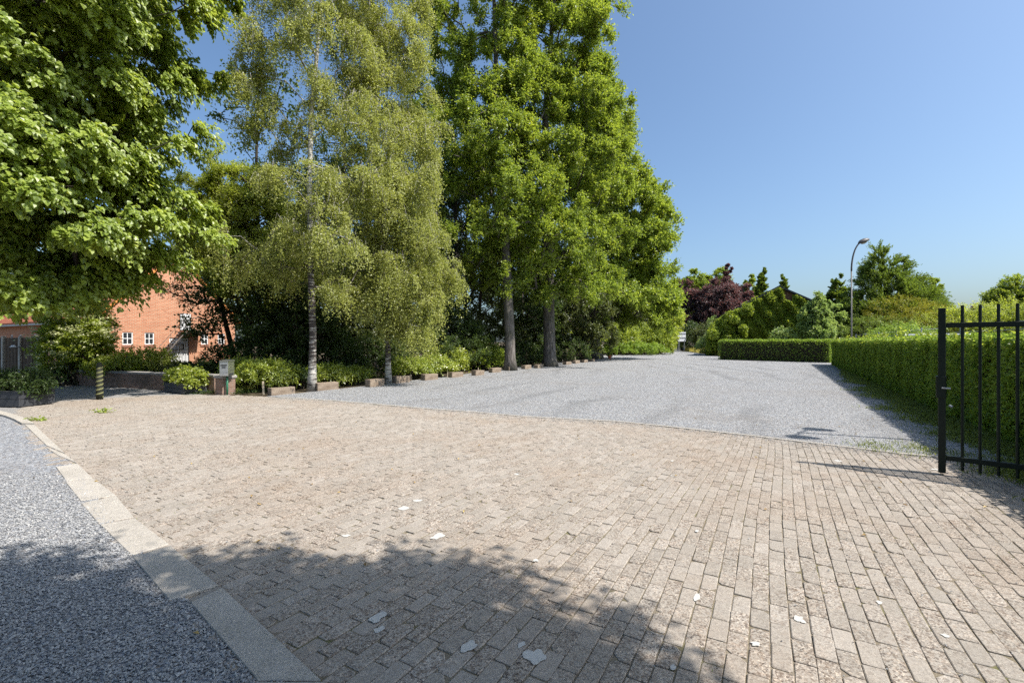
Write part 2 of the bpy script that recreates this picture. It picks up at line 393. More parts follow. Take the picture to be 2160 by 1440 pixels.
def leaves_mesh(name, pos, dirs, nrm, size, asp, mat, parent, rnd=None, shape='leaf', rng=RNG):
    """one folded quad (or six-sided blade) per leaf"""
    d = unit(dirs); w = unit(np.cross(nrm, d)); nn = np.cross(d, w)
    size = size[:, None]; n = len(pos)
    if shape == 'leaf':
        fold = .18
        a = pos; b = pos + d * size * .45 + w * size * asp * .5 + nn * size * fold
        cc = pos + d * size - nn * size * .12; e = pos + d * size * .45 - w * size * asp * .5 + nn * size * fold
        V = np.stack([a, b, cc, e], 1).reshape(-1, 3); Fc = np.arange(n * 4).reshape(n, 4); k = 4
    else:   # broad heart-shaped leaf, folded, six vertices in two quads
        f1 = .14
        p0 = pos; p1 = pos + d * size * .28 + w * size * asp * .5 + nn * size * f1; p2 = pos + d * size * .68 + w * size * asp * .33 + nn * size * f1 * .7
        p3 = pos + d * size * 1.02 - nn * size * .15; p4 = pos + d * size * .68 - w * size * asp * .33 + nn * size * f1 * .7; p5 = pos + d * size * .28 - w * size * asp * .5 + nn * size * f1
        V = np.stack([p0, p1, p2, p3, p4, p5], 1).reshape(-1, 3); i = np.arange(n)[:, None] * 6
        Fc = np.concatenate([i + [[0, 1, 2, 3]], i + [[0, 3, 4, 5]]], 0); k = 6
    if rnd is None: rnd = rng.random(n)
    return mk(name, V, Fc, mat, parent, world=True, attrs={'rnd': np.repeat(rnd, k)}, uv=False)

def spray_leaves(rng, cen, cr, outw, nspray, nleaf, lsize, style='oak', flat=1.0):
    """cen (n,3), cr (n,), outw (n,3) -> leaf arrays; leaves sit along thin sprays that radiate from each clump"""
    n = len(cen); m = n * nspray
    ci = np.repeat(np.arange(n), nspray)
    sdir = rng.normal(size=(m, 3)); sdir[:, 2] *= flat
    if style in ('oak', 'shrub'): sdir = unit(sdir) + outw[ci] * .75 + np.array([0, 0, .32])
    elif style == 'linden': sdir = unit(sdir) * .8 + outw[ci] * 1.0 + np.array([0, 0, -.05])
    elif style == 'conifer': sdir = unit(sdir) * .7 + outw[ci] * 1.0 + np.array([0, 0, .5])
    elif style == 'weep': sdir = unit(sdir) + outw[ci] * .5
    sdir = unit(sdir); L = cr[ci] * rng.uniform(.55, 1.15, m)
    k = m * nleaf; si = np.repeat(np.arange(m), nleaf)
    t = np.tile((np.arange(nleaf) + .5) / nleaf, m) + rng.uniform(-.4, .4, k) / nleaf; t = np.clip(t, .03, 1)
    if style == 'weep':
        hang = cr[ci] * rng.uniform(.5, 2.0, m)
        pos = cen[ci[si]] + sdir[si] * (L[si] * np.sqrt(t))[:, None] * np.array([1, 1, .5])
        pos[:, 2] -= hang[si] * t ** 1.7
        jit = .09
    else:
        tt = t ** .75
        pos = cen[ci[si]] + sdir[si] * (L[si] * tt)[:, None]
        if style == 'linden': pos[:, 2] -= .34 * L[si] * tt ** 2
        jit = {'oak': .10, 'shrub': .1, 'linden': .06, 'conifer': .06}[style]
    pos += rng.normal(size=(k, 3)) * (cr[ci[si]] * jit)[:, None]
    rn = rng.normal(size=(k, 3)); up = np.array([0, 0, 1.0])
    if style == 'linden': d = sdir[si] * .7 + unit(rn) * .55 + np.array([0, 0, -.75]); nrm = outw[ci[si]] * .9 + up * .65 + unit(rng.normal(size=(k, 3))) * .4
    elif style == 'weep': d = unit(rn) * .9 + np.array([0, 0, -.6]); nrm = unit(rng.normal(size=(k, 3))) * .8 + up * .25 + outw[ci[si]] * .7
    elif style == 'conifer': d = sdir[si] * 1.2 + unit(rn) * .5; nrm = unit(rng.normal(size=(k, 3))) + up * .4
    else: d = sdir[si] * .6 + unit(rn) * .9; nrm = up * .75 + outw[ci[si]] * .65 + unit(rng.normal(size=(k, 3))) * .6
    size = lsize * rng.uniform(.65, 1.25, k)
    cl = rng.random(n)[ci[si]]
    rnd = np.clip(.25 * cl + .75 * rng.random(k) ** 1.1, 0, 1)
    return pos, d, nrm, size, rnd, sdir, L, ci

def sample_lobes(rng, lobes, n, mind, shell=.5):
    """clump centres spread through overlapping ellipsoids, keener towards the outside"""
    vols = np.array([l[1][0] * l[1][1] * l[1][2] for l in lobes]); pr = vols ** .8; pr /= pr.sum()
    out = []; tries = 0
    while len(out) < n and tries < n * 40:
        tries += 1; i = rng.choice(len(lobes), p=pr); c_, r_ = lobes[i]
        v = rng.normal(size=3); v /= np.linalg.norm(v); q = rng.random() ** (1 / 3) if rng.random() > shell else rng.uniform(.72, 1.0)
        p = np.array(c_) + v * q * np.array(r_)
        if p[2] < .25: continue
        if out and np.min(np.linalg.norm(np.array(out) - p, axis=1)) < mind: continue
        out.append(p)
    return np.array(out)

def sample_boughs(rng, lobes, n1, mind1, r1, n2, flat=.6, shell=.7):
    """boughs first (well apart), then clumps inside each bough, so that the crown has layers and gaps"""
    b = sample_lobes(rng, lobes, n1, mind1, shell); out = []
    for p in b:
        r_ = r1 * rng.uniform(.7, 1.3); k = max(3, int(n2 * rng.uniform(.6, 1.4)))
        v = rng.normal(size=(k, 3)); v = v / np.linalg.norm(v, axis=1, keepdims=True) * (rng.random((k, 1)) ** .45) * r_
        v[:, 2] *= flat; out.append(p + v)
    out = np.concatenate(out); return out[out[:, 2] > .3]

def skeleton(rng, trunk, cen, r_base, expo=.45, arch=.15, rmin=.012, up_pen=1.4):
    """trunk: list of points. Each clump joins the nearest lower node; radii follow how much each node carries."""
    nodes = []; par = []
    tp = [np.array(p, float) for p in trunk]
    for i in range(len(tp) - 1):
        k = max(2, int(np.linalg.norm(tp[i + 1] - tp[i]) / .6))
        for j in range(k): nodes.append(tp[i] + (tp[i + 1] - tp[i]) * j / k); par.append(len(nodes) - 2)
    nodes.append(tp[-1]); par.append(len(nodes) - 2); nt_ = len(nodes)
    minz = tp[0][2] + .30 * (tp[-1][2] - tp[0][2])
    ax = np.array(nodes)
    dist = [np.min(np.linalg.norm(ax - c_, axis=1)) for c_ in cen]
    NA = np.array(nodes); ends = []
    for ci in np.argsort(dist):
        c_ = cen[ci]; dv = c_ - NA; D = np.linalg.norm(dv, axis=1)
        pen = D + up_pen * np.clip(NA[:, 2] - (c_[2] - .25 * D), 0, None)
        pen[:nt_] += np.where(NA[:nt_, 2] < min(minz, c_[2] - .1), 3.0, 0.0)
        b = int(np.argmin(pen)); L = D[b]; k = max(2, int(L / .55)); prev = b; new = []
        side = rng.normal(size=3) * L * .10
        for j in range(1, k + 1):
            t = j / k; p = NA[b] + (c_ - NA[b]) * t + np.array([0, 0, 1]) * arch * L * math.sin(math.pi * t) + side * math.sin(math.pi * t)
            p = p + rng.normal(size=3) * .03 * min(L, 2) * (t < 1)
            nodes.append(p); par.append(prev); prev = len(nodes) - 1; new.append(p)
        NA = np.concatenate([NA, np.array(new)], 0); ends.append(prev)
    cnt = np.zeros(len(nodes))
    for e in ends: cnt[e] += 1
    for i in range(len(nodes) - 1, 0, -1):
        if par[i] >= 0: cnt[par[i]] += cnt[i]
    tot = max(cnt[0], 1); rad = np.maximum(r_base * (np.maximum(cnt, .4) / tot) ** expo, rmin)
    zb = tp[0][2]
    for i in range(nt_):      # trunk taper is mostly by height
        h = (nodes[i][2] - zb) / max(tp[-1][2] - zb, .1)
        rad[i] = max(r_base * (1 - .75 * h), rad[i] * .8 if h > .5 else 0)
        if h * (tp[-1][2] - zb) < 1.0: rad[i] *= 1 + .45 * (1 - h * (tp[-1][2] - zb)) ** 2
    return NA, par, rad, nt_

def branch_mesh(mb, NA, par, rad, nt_, n_tr=14):
    kids = {}
    for i, p in enumerate(par):
        if p >= 0 and i < len(NA): kids.setdefault(p, []).append(i)
    mb.tube([NA[i] for i in range(nt_)], [rad[i] for i in range(nt_)], n_tr)
    seen = set(range(nt_))
    for i in range(nt_, len(NA)):
        if i in seen: continue
        ch = [par[i], i]; seen.add(i); cur = i
        while True:
            nx = [k for k in kids.get(cur, []) if k not in seen]
            if not nx: break
            k = max(nx, key=lambda q: rad[q]); 
            ch.append(k); seen.add(k); cur = k
        rr = [min(rad[ch[0]], rad[ch[1]] * 1.15)] + [rad[q] for q in ch[1:]]
        mb.tube([NA[q] for q in ch], rr, 7 if rr[1] > .05 else 5, cap=False)

def tree(name, label, cat, trunk, lobes, nclump, cr, nspray, nleaf, lsize, leafm, barkm, r_base, style='oak', group=None,
         asp=.62, seed=1, mind=None, shell=.5, flat=1.0, shape='leaf', twigs=True, arch=.15, expo=.45, clear=None, up_pen=1.4, boughs=None):
    rng = np.random.default_rng(seed)
    root = empty(name, tuple(trunk[0]), 0, label, cat, group)
    cen = sample_boughs(rng, lobes, *boughs) if boughs else sample_lobes(rng, lobes, nclump, mind if mind else cr * .8, shell)
    if clear is not None: cen = cen[[clear(p) for p in cen]]
    NA, par, rad, nt_ = skeleton(rng, trunk, cen, r_base, expo, arch, up_pen=up_pen)
    mb = MB(); branch_mesh(mb, NA, par, rad, nt_)
    mid = np.mean([np.array(l[0]) for l in lobes], 0); axis = np.array([trunk[-1][0], trunk[-1][1]])
    crs = cr * rng.uniform(.75, 1.25, len(cen))
    # outward direction: from the nearest part of the trunk axis
    zc = np.clip(cen[:, 2] - .6 * cr, trunk[0][2], trunk[-1][2])
    tz = np.array([p[2] for p in trunk]); tx = np.interp(zc, tz, [p[0] for p in trunk]); ty = np.interp(zc, tz, [p[1] for p in trunk])
    outw = unit(cen - np.stack([tx, ty, zc], 1))
    pos, d, nrm, size, rnd, sdir, L, ci = spray_leaves(rng, cen, crs, outw, nspray, nleaf, lsize, style, flat)
    if twigs:
        sel = rng.random(len(ci)) < (.5 if style != 'weep' else .35)
        for s_ in np.nonzero(sel)[0]:
            a = cen[ci[s_]]; e = a + sdir[s_] * L[s_] * .85
            if style == 'linden': e[2] -= .25 * L[s_]
            if style == 'weep': m_ = a + sdir[s_] * L[s_] * .6; e = m_ + sdir[s_] * .3 * L[s_] - np.array([0, 0, crs[ci[s_]] * .9]); mb.tube([a, m_, e], [.008, .005, .002], 3, cap=False)
            else: mb.tube([a, e], [.011, .004], 3, cap=False)
    mb_o = mk('trunk', mb.v, mb.f, barkm, root, world=True, uv=False, smooth=True)
    leaves_mesh('crown', pos, d, nrm, size, asp, leafm, root, rnd, shape, rng)
    return root

def shrub(name, label, cen, rad3, ncl, cr, nspray, nleaf, lsize, leafm, seed=1, group=None, style='shrub', asp=.5, cat='shrub', shell=.75, shape='leaf', flowers=None, stems=True, flat=1.0, lobes=None, barkm=None):
    rng = np.random.default_rng(seed)
    base = (cen[0], cen[1], 0.0); root = empty(name, base, 0, label, cat, group)
    lob = lobes or [(cen, rad3)]
    cc = sample_lobes(rng, lob, ncl, cr * .7, shell)
    if not len(cc): cc = np.array([cen])
    outw = unit((cc - np.array([cen[0], cen[1], max(cen[2] - rad3[2] * .8, .1)])))
    crs = cr * rng.uniform(.75, 1.25, len(cc))
    pos, d, nrm, size, rnd, sdir, L, ci = spray_leaves(rng, cc, crs, outw, nspray, nleaf, lsize, style, flat)
    ok = pos[:, 2] > .02
    leaves_mesh('foliage', pos[ok], d[ok], nrm[ok], size[ok], asp, leafm, root, rnd[ok], shape, rng)
    if stems:
        mb = MB(); b0 = np.array(base)
        for p in cc[::max(1, len(cc) // 40)]:
            b1 = b0 + np.array([*(rng.normal(size=2) * rad3[0] * .15), -.05]); m_ = (b1 + p) / 2 + rng.normal(size=3) * .08
            mb.tube([b1, m_, p], [.022, .014, .006], 5, cap=False)
        mk('stem', mb.v, mb.f, barkm or MAT['darkbark'], root, world=True, uv=False, smooth=True)
    if flowers:
        fm, nf, fs = flowers; top = outw[:, 2] > .0; sel = np.nonzero(top)[0]
        if len(sel):
            q = cc[rng.choice(sel, nf)] ; o_ = unit(q - np.array([cen[0], cen[1], 0.2])); q = q + unit(o_ + unit(rng.normal(size=(nf, 3))) * .5 + np.array([.25, -.4, .2])) * cr * 1.15
            k = 14; pp = np.repeat(q, k, 0) + rng.normal(size=(nf * k, 3)) * np.array([fs, fs, fs * .3])
            leaves_mesh('blossom', pp, unit(rng.normal(size=pp.shape)) * np.array([1, 1, .3]), np.array([0, 0, 1.]) + rng.normal(size=pp.shape) * .4, np.full(len(pp), fs * .7), 1.0, fm, root, None, 'leaf', rng)
    return root

# ------------------------------------------------------------------ SETTING: ground sheets
def sheet(name, poly, z, mat, kind='structure', sub=None):
    o = mk(name, [(p[0], p[1], z) for p in poly], [tuple(range(len(poly)))], mat, uv=False)
    return tag(o, kind=kind)
def ccw(poly):
    a = sum(poly[i][0] * poly[(i + 1) % len(poly)][1] - poly[(i + 1) % len(poly)][0] * poly[i][1] for i in range(len(poly)))
    return poly if a > 0 else poly[::-1]
def inside(pts, poly):
    x, y = pts[:, 0], pts[:, 1]; c_ = np.zeros(len(pts), bool); n = len(poly)
    for i in range(n):
        x1, y1 = poly[i][:2]; x2, y2 = poly[(i + 1) % n][:2]
        cond = ((y1 > y) != (y2 > y)); xi = (x2 - x1) * (y - y1) / ((y2 - y1) + 1e-12) + x1
        c_ ^= cond & (x < xi)
    return c_

sheet('ground', [(-900, -300), (900, -300), (900, 1200), (-900, 1200)], -.03, MAT['soil'])

# strip (kerb) between chippings and pavers, from bottom of the picture to the planter
stripR = [G(60, 880), G(137, 957), G(193, 1009), G(282, 1092), G(467, 1239), G(680, 1440)]
stripL = [G(34, 880), G(99, 940), G(150, 1000), G(213, 1106), G(356, 1269), G(540, 1440)]
ext = stripR[-1] - stripR[-2]; ext = ext / np.linalg.norm(ext)
nearR = stripR[-1] + ext * 5; nearL = stripL[-1] + ext * 5
bnd = [G(x, y) for x, y in ((590, 838), (640, 841), (700, 845), (800, 853), (900, 862), (1000, 869), (1100, 878), (1200, 884), (1300, 889), (1400, 899), (1500, 910), (1600, 921), (1700, 933), (1800, 945), (1900, 957), (1985, 965), (2160, 985))]
bx = bnd[-1] + (bnd[-1] - bnd[-3]) * 2.0; bnd2 = bnd + [bx]
asph_near = [G(0, 862), G(60, 853), G(130, 846), (G(208, 841)), G(300, 834), G(430, 832)]

# paver bed (joint sand) polygon
pave = [tuple(nearR)] + [tuple(p) for p in stripR[::-1]] + [tuple(p) for p in asph_near[1:]] + [tuple(G(500, 834))] + [tuple(p) for p in bnd2] + [(bx[0] + 4, -6)]
pave_bed = [(p[0], p[1]) for p in pave]
def tri_sheet(name, poly, z, mat):
    import mathutils.geometry as mg
    vs = [Vector((p[0], p[1], z)) for p in poly]; t = mg.tessellate_polygon([vs])
    fs = []
    for a, b, c_ in t:
        n = (vs[b] - vs[a]).cross(vs[c_] - vs[a]); fs.append((a, b, c_) if n.z > 0 else (a, c_, b))
    return tag(mk(name, [tuple(v) for v in vs], fs, mat, uv=False), kind='structure')
bed = tri_sheet('paving_bed', pave_bed, -.006, MAT['joint'])

def pavers():
    rng = np.random.default_rng(5)
    LU, LV = .194, .0940
    a0 = math.atan2(960, 1625 - 1080)          # direction of the long joints
    tdir = np.array([math.cos(a0), math.sin(a0)]); ndir = np.array([tdir[1], -tdir[0]])   # n points right
    iv = np.arange(-185, 160); iu = np.arange(-50, 130)
    V_, U_ = np.meshgrid(iv, iu, indexing='ij'); V_ = V_.ravel(); U_ = U_.ravel()
    off = np.where(V_ % 2 == 0, 0, .5) + .10 * np.sin(V_ * 2.1) + .06 * rng.normal(size=400)[V_ + 200]
    uc = (U_ + off) * LU; vc = V_ * LV
    def warp(u, v):
        w = np.clip((-v + 1.0) / 11, 0, 1); sh = .13 * w * (u - 1.0)
        wob = .018 * np.sin(u * 1.1 + v * .45) + .014 * np.sin(u * .47 - v * 1.3 + 1) + .02 * np.sin(v * .33 + u * .2)
        vv = v + sh + wob; uu = u + .02 * np.sin(v * .9) + .35 * np.clip((-v) / 14, 0, 1) ** 2 * 0
        return np.stack([tdir[0] * uu + ndir[0] * vv, tdir[1] * uu + ndir[1] * vv], -1)
    cen = warp(uc, vc); ok = (inside(cen, pave) | inside(cen + np.array([.13, .10]), pave)) & (cen[:, 1] > -1.5) & (cen[:, 0] < 11.5)
    far = cen[:, 1] > 4.5
    uc = uc[ok]; vc = vc[ok]; n = len(uc)
    hl = (LU - rng.uniform(.003, .008, n)) / 2; hw = (LV - rng.uniform(.0025, .0075, n)) / 2
    ang = rng.normal(size=n) * .012; du = rng.normal(size=n) * .002; dv = rng.normal(size=n) * .0015
    z0 = rng.normal(size=n) * .0016; tx_ = rng.normal(size=n) * .010; ty_ = rng.normal(size=n) * .009
    ch = .0032 * rng.uniform(.5, 1.7, n)
    # 8-gon top (corners cut at random), chamfer ring, skirt
    vs = []
    cut = np.where(rng.random((n, 4)) < .12, rng.uniform(.015, .04, (n, 4)), rng.uniform(.003, .008, (n, 4)))
    cs = [(-1, -1), (1, -1), (1, 1), (-1, 1)]
    ring = []
    for k, (sx, sy) in enumerate(cs):
        c_ = cut[:, k]
        if (sx, sy) in ((-1, -1), (1, 1)): ring += [(sx * hl, sy * (hw - c_)), (sx * (hl - c_), sy * hw)]
        else: ring += [(sx * (hl - c_), sy * hw), (sx * hl, sy * (hw - c_))]
    for lev in range(3):
        for (lx, ly) in ring:
            if lev == 0: fx, fy, zz = np.sign(lx) * (abs(lx) - ch), np.sign(ly) * (abs(ly) - ch), z0
            elif lev == 1: fx, fy, zz = lx, ly, z0 - ch * .8
            else: fx, fy, zz = lx, ly, np.full(n, -.03)
            ca, sa = np.cos(ang), np.sin(ang)
            u = uc + du + fx * ca - fy * sa; v = vc + dv + fx * sa + fy * ca
            xy = warp(u, v); z = zz + (fx * tx_ + fy * ty_ if lev < 2 else 0)
            vs.append(np.concatenate([xy, z[:, None]], 1))
    VV = np.stack(vs, 1).reshape(-1, 3)     # n,24,3
    base = np.arange(n)[:, None] * 24
    top = base + np.arange(8)[None, ::1]
    quads = []
    for l in (0, 1):
        for k in range(8):
            k2 = (k + 1) % 8
            quads.append(base + np.array([[l * 8 + k, (l + 1) * 8 + k, (l + 1) * 8 + k2, l * 8 + k2]]))
    Q = np.concatenate(quads, 0)
    # orientation: n axis is right of t, so (u,v) is left-handed -> flip
    top = top[:, ::-1]; Q = Q[:, ::-1]
    faces = np.concatenate([np.concatenate([top.reshape(-1), Q.reshape(-1)])])
    me = bpy.data.meshes.new('pavement'); me.vertices.add(len(VV)); me.vertices.foreach_set('co', VV.astype(np.float32).ravel())
    me.loops.add(len(faces)); me.loops.foreach_set('vertex_index', faces.astype(np.int32))
    st = np.concatenate([np.arange(n) * 8, n * 8 + np.arange(len(Q)) * 4])
    me.polygons.add(len(st)); me.polygons.foreach_set('loop_start', st.astype(np.int32))
    for nm in ('rnd', 'rnd2'):
        a = me.attributes.new(nm, 'FLOAT', 'POINT'); a.data.foreach_set('value', np.repeat(rng.random(n), 24).astype(np.float32))
    me.update(calc_edges=True); me.polygons.foreach_set('use_smooth', np.zeros(len(st), bool)); me.materials.append(MAT['paver'])
    o = bpy.data.objects.new('pavement', me); COL.objects.link(o); tag(o, kind='structure')
    return o
PAVE = pavers()
bed.parent = PAVE; del bed['kind']

# white paint spills on the pavers
def blob(cx, cy, r1, r2, a, seed):
    rr = np.random.default_rng(seed); n = 26; ph = rr.uniform(0, 6.28, 4); am = rr.uniform(.03, .13, 4)
    pts = []
    for k in range(n):
        t = 2 * math.pi * k / n; q = 1 + sum(am[j] * math.sin((j + 2) * t + ph[j]) for j in range(4)) + rr.normal() * .05
        ct, st2 = math.cos(t), math.sin(t); sq = (abs(ct) ** 3.2 + abs(st2) ** 3.2) ** (-1 / 3.2); x, y = r1 * q * sq * ct * .92, r2 * q * sq * st2 * .92; pts.append((cx + x * math.cos(a) - y * math.sin(a), cy + x * math.sin(a) + y * math.cos(a)))
    return pts
ta = math.atan2(960, 1650 - 1080)
for i, (px, py, w, h) in enumerate([(1128, 1384, 70, 44), (988, 1364, 40, 40), (797, 1302, 40, 34), (800, 1328, 36, 16), (1100, 1360, 34, 12), (852, 1072, 34, 12), (881, 1056, 26, 8), (924, 1131, 32, 22),
                                    (1470, 1260, 20, 24), (1686, 1306, 28, 24), (1594, 1358, 28, 14), (1130, 1182, 18, 8), (1420, 1408, 18, 18), (1470, 1120, 10, 8), (1090, 1000, 14, 5), (1768, 972, 18, 6), (1972, 990, 20, 6), (1995, 1341, 22, 12), (1855, 1271, 16, 12), (730, 1130, 26, 8), (1418, 972, 10, 4)]):
    g = G(px, py); d = g[1]; rx = w / F * d / 2 * .68; ry = min(h / (F * EYE) * d * d / 2 * .7, .085)
    p = blob(g[0], g[1], max(rx, ry), min(rx, ry), ta if ry > rx else ta - .3 if i < 8 else 0, i)
    o = mk('paint_patch', [(x, y, .0042) for x, y in p], [tuple(range(len(p)))], MAT['paint'], PAVE, uv=False)

# kerb slabs
mb = MB()
def on(pl, t):
    i = min(int(t), len(pl) - 2); return pl[i] + (pl[i + 1] - pl[i]) * (t - i)
edges = [((180, 90), (120, 80), (340, 240), (245, 200)), ((340, 240), (235, 205), (405, 292), (300, 250)), ((405, 292), (290, 310), (487, 370), (345, 385)), ((487, 370), (340, 388), (610, 460), (420, 490)), ((610, 460), (420, 500), (705, 575), (515, 610)),
         ((705, 578), (520, 613), (890, 718), (688, 778)), ((892, 724), (690, 784), (1148, 935), (885, 1018)), ((1160, 942), (990, 1020), (1690, 1440), (1352, 1440))]
sc_ = .4028
for (a, b, c_, d_) in edges:
    q = [G(p[0] * sc_, 860 + p[1] * sc_) for p in (a, c_, d_, b)]
    cc = np.mean(q, 0); q = [cc + (p - cc) * (1 - .012 / max(np.linalg.norm(p - cc), .1)) for p in q]
    z = .010 + random.uniform(-.003, .003); qi = [cc + (p - cc) * (1 - .01 / max(np.linalg.norm(p - cc), .1)) for p in q]
    n = len(mb.v); mb.v += [(p[0], p[1], -.03) for p in q] + [(p[0], p[1], z - .007) for p in q] + [(p[0], p[1], z) for p in qi]
    A = ccw(list(q)); flip = (A is not q) and not np.allclose(A[0], q[0])
    fs = [(n + 8, n + 9, n + 10, n + 11)] + [(n + l * 4 + k, n + l * 4 + (k + 1) % 4, n + (l + 1) * 4 + (k + 1) % 4, n + (l + 1) * 4 + k) for l in (0, 1) for k in range(4)]
    mb.f += [f[::-1] for f in fs] if flip else fs
L0, R0 = G(1352 * sc_, 1440), G(1690 * sc_, 1440)
for k in range(4):
    a, b = R0 + ext * (k * 1.0 + .01), L0 + ext * (k * 1.0 + .01); c_, d_ = R0 + ext * (k + 1), L0 + ext * (k + 1)
    mb.prism(ccw([tuple(a), tuple(b), tuple(d_), tuple(c_)]), -.03, .01)
# curved kerb towards the planter
cur = [G(72, 896), G(50, 884), G(28, 876), G(0, 869), G(-60, 864), G(-160, 862)]; cur2 = [G(46, 896), G(30, 887), G(12, 880), G(-16, 873), G(-70, 868), G(-160, 866)]
for i in range(5): mb.prism(ccw([tuple(cur[i]), tuple(cur[i + 1]), tuple(cur2[i + 1]), tuple(cur2[i])]), -.03, .035)
tag(mb.build('kerb', MAT['slab'], uv=False), kind='structure')
# thin concrete edging along the gravel lot
mb = MB()
def band(pts, w, z0, z1, mb, gap=.004):
    pts = [np.array(p) for p in pts]; nr = []
    for i in range(len(pts)):
        t = pts[min(i + 1, len(pts) - 1)] - pts[max(i - 1, 0)]; t = t / np.linalg.norm(t); nr.append(np.array([-t[1], t[0]]))
    for i in range(len(pts) - 1):
        mb.prism(ccw([tuple(pts[i]), tuple(pts[i + 1]), tuple(pts[i + 1] + nr[i + 1] * w), tuple(pts[i] + nr[i] * w)]), z0, z1 + random.uniform(0, .002))
band(bnd2, .07, -.03, .007, mb); tag(mb.build('edging', MAT['slab'], uv=False), kind='structure')

# left chippings, lot gravel, asphalt drive
leftp = [tuple(nearL + np.array([.1, 0]))] + [tuple(p + np.array([.12, 0])) for p in stripL[::-1]] + [tuple(G(-40, 875)), tuple(G(-500, 868)), (-25, -6), tuple(nearL + np.array([-1, -4]))]
tri_sheet('gravel_drive', leftp, -.002, MAT['chips'])
lot = [tuple(p) for p in bnd2] + [(16, 8), (26, 22), (26, 31), tuple(G(1760, 757)), tuple(G(1520, 752)), tuple(G(1500, 748)), tuple(G(1440, 740.5)), tuple(G(1428, 737)), tuple(G(1410, 735)), tuple(G(1330, 733)), tuple(G(1330, 736)),
       tuple(G(1400, 739)), tuple(G(1412, 744)), tuple(G(1290, 745)), tuple(G(1262, 752)), tuple(G(1200, 762)), tuple(G(1120, 771)), tuple(G(1040, 781)), tuple(G(950, 793)), tuple(G(870, 802)), tuple(G(760, 815)), tuple(G(660, 826)), tuple(G(560, 836))]
tri_sheet('gravel_lot', lot, .004, MAT['gravel'])
asp = [tuple(G(-200, 864)), tuple(G(0, 868.5)), tuple(G(30, 877)), tuple(G(60, 882))] + [tuple(p) for p in asph_near[1:]] + [tuple(G(352, 824)), tuple(G(137, 806)), (-18, 17.2), (-20.3, 18.2), (-32, 22), (-30, 10)]
tri_sheet('asphalt_road', asp, -.004, MAT['asphalt'])

# loose stone chips, real stones in the near chippings and thinly over the pavers by the kerb and lot edge
def stones(name, pts, smin, smax, seed, z=.0, parent=None):
    rng = np.random.default_rng(seed); n = len(pts); s = rng.uniform(smin, smax, n)
    dirs = np.array([(1, 0, 0), (0, 1, 0), (-1, 0, 0), (0, -1, 0), (0, 0, 1), (0, 0, -1)], float)
    sc = rng.uniform(.55, 1.15, (n, 3)); sc[:, 2] *= .65
    V = dirs[None] * sc[:, None, :] + rng.normal(size=(n, 6, 3)) * .22
    a = rng.uniform(0, 6.28, n); b = rng.normal(size=n) * .5; ca, sa = np.cos(a), np.sin(a); cb, sb = np.cos(b), np.sin(b)
    x, y, z_ = V[..., 0], V[..., 1], V[..., 2]
    y2 = y * cb[:, None] - z_ * sb[:, None]; z2 = y * sb[:, None] + z_ * cb[:, None]
    X = x * ca[:, None] - y2 * sa[:, None]; Y = x * sa[:, None] + y2 * ca[:, None]
    V = np.stack([X, Y, z2], -1) * (s / 2)[:, None, None]; V[..., 0] += pts[:, None, 0]; V[..., 1] += pts[:, None, 1]; V[..., 2] += z + (s * .22)[:, None]
    f = np.array([(0, 1, 4), (1, 2, 4), (2, 3, 4), (3, 0, 4), (1, 0, 5), (2, 1, 5), (3, 2, 5), (0, 3, 5)])
    Fc = (np.arange(n)[:, None, None] * 6 + f[None]).reshape(-1, 3)
    return mk(name, V.reshape(-1, 3), Fc, MAT['stone'], parent, attrs={'rnd': np.repeat(rng.random(n), 6)}, uv=False)
rng = np.random.default_rng(8)
q = np.stack([rng.uniform(-6.5, -.3, 200000), rng.uniform(.9, 5.2, 200000)], 1)
q = q[inside(q, leftp)]; q = q[rng.random(len(q)) < np.clip(1.15 - (q[:, 1] - 2.2) / 3.2, .15, 1)]
q = q[(q[:, 0] > -1.35 * q[:, 1] - .8)]
tag(stones('gravel_chips', q[:85000], .008, .021, 3, .0), 'loose grey stone chips spread on the drive beside the concrete kerb', 'gravel', kind='stuff')
b3 = np.array(bnd2); t = rng.random(16000) * (len(b3) - 1.001); i = t.astype(int); p = b3[i] + (b3[i + 1] - b3[i]) * (t - i)[:, None]
q2 = p + np.stack([rng.normal(size=16000) * .12, rng.normal(size=16000) * .2 - .02], 1)
q2 = q2[(q2[:, 1] > 4)]
q3 = np.stack([rng.uniform(-9, 9, 12000), rng.uniform(1.5, 12, 12000)], 1); q3 = q3[inside(q3, pave)][:2600]
tag(stones('gravel_crumbs', np.concatenate([q2, q3]), .004, .015, 4, .003), 'scattered stone crumbs along the seam of pavers and gravel lot', 'gravel', kind='stuff')

# grass along the right hedge and weeds
def blades(name, pts, h, w, mat, seed, label, cat='grass', lean=.5, parent=None):
    rng = np.random.default_rng(seed); n = len(pts)
    z = np.zeros((n, 1)) - .01; pos = np.concatenate([pts, z], 1) if pts.shape[1] == 2 else pts
    d = np.stack([rng.normal(size=n) * lean, rng.normal(size=n) * lean, np.ones(n)], 1); nr = np.stack([rng.normal(size=n), rng.normal(size=n), np.zeros(n) + .2], 1)
    o = leaves_mesh(name, pos, d, nr, h * rng.uniform(.4, 1.3, n), w, mat, parent, None, 'leaf', rng)
    if parent is None: tag(o, label, cat, kind='stuff')
    return o
hA0, hA1 = G(2160, 950), G(1755, 769)
hd = (hA1 - hA0) / np.linalg.norm(hA1 - hA0); hn = np.array([-hd[1], hd[0]])   # hn points left (towards the lot)
n = 46000; t = rng.random(n) ** 1.3 * 24 - 3; o_ = rng.random(n) ** 1.2
nz_ = np.interp(t, np.linspace(-4, 25, 60), np.random.default_rng(2).uniform(.25, 1.15, 60)) + np.interp(t, np.linspace(-4, 25, 200), np.random.default_rng(3).uniform(-.2, .25, 200))
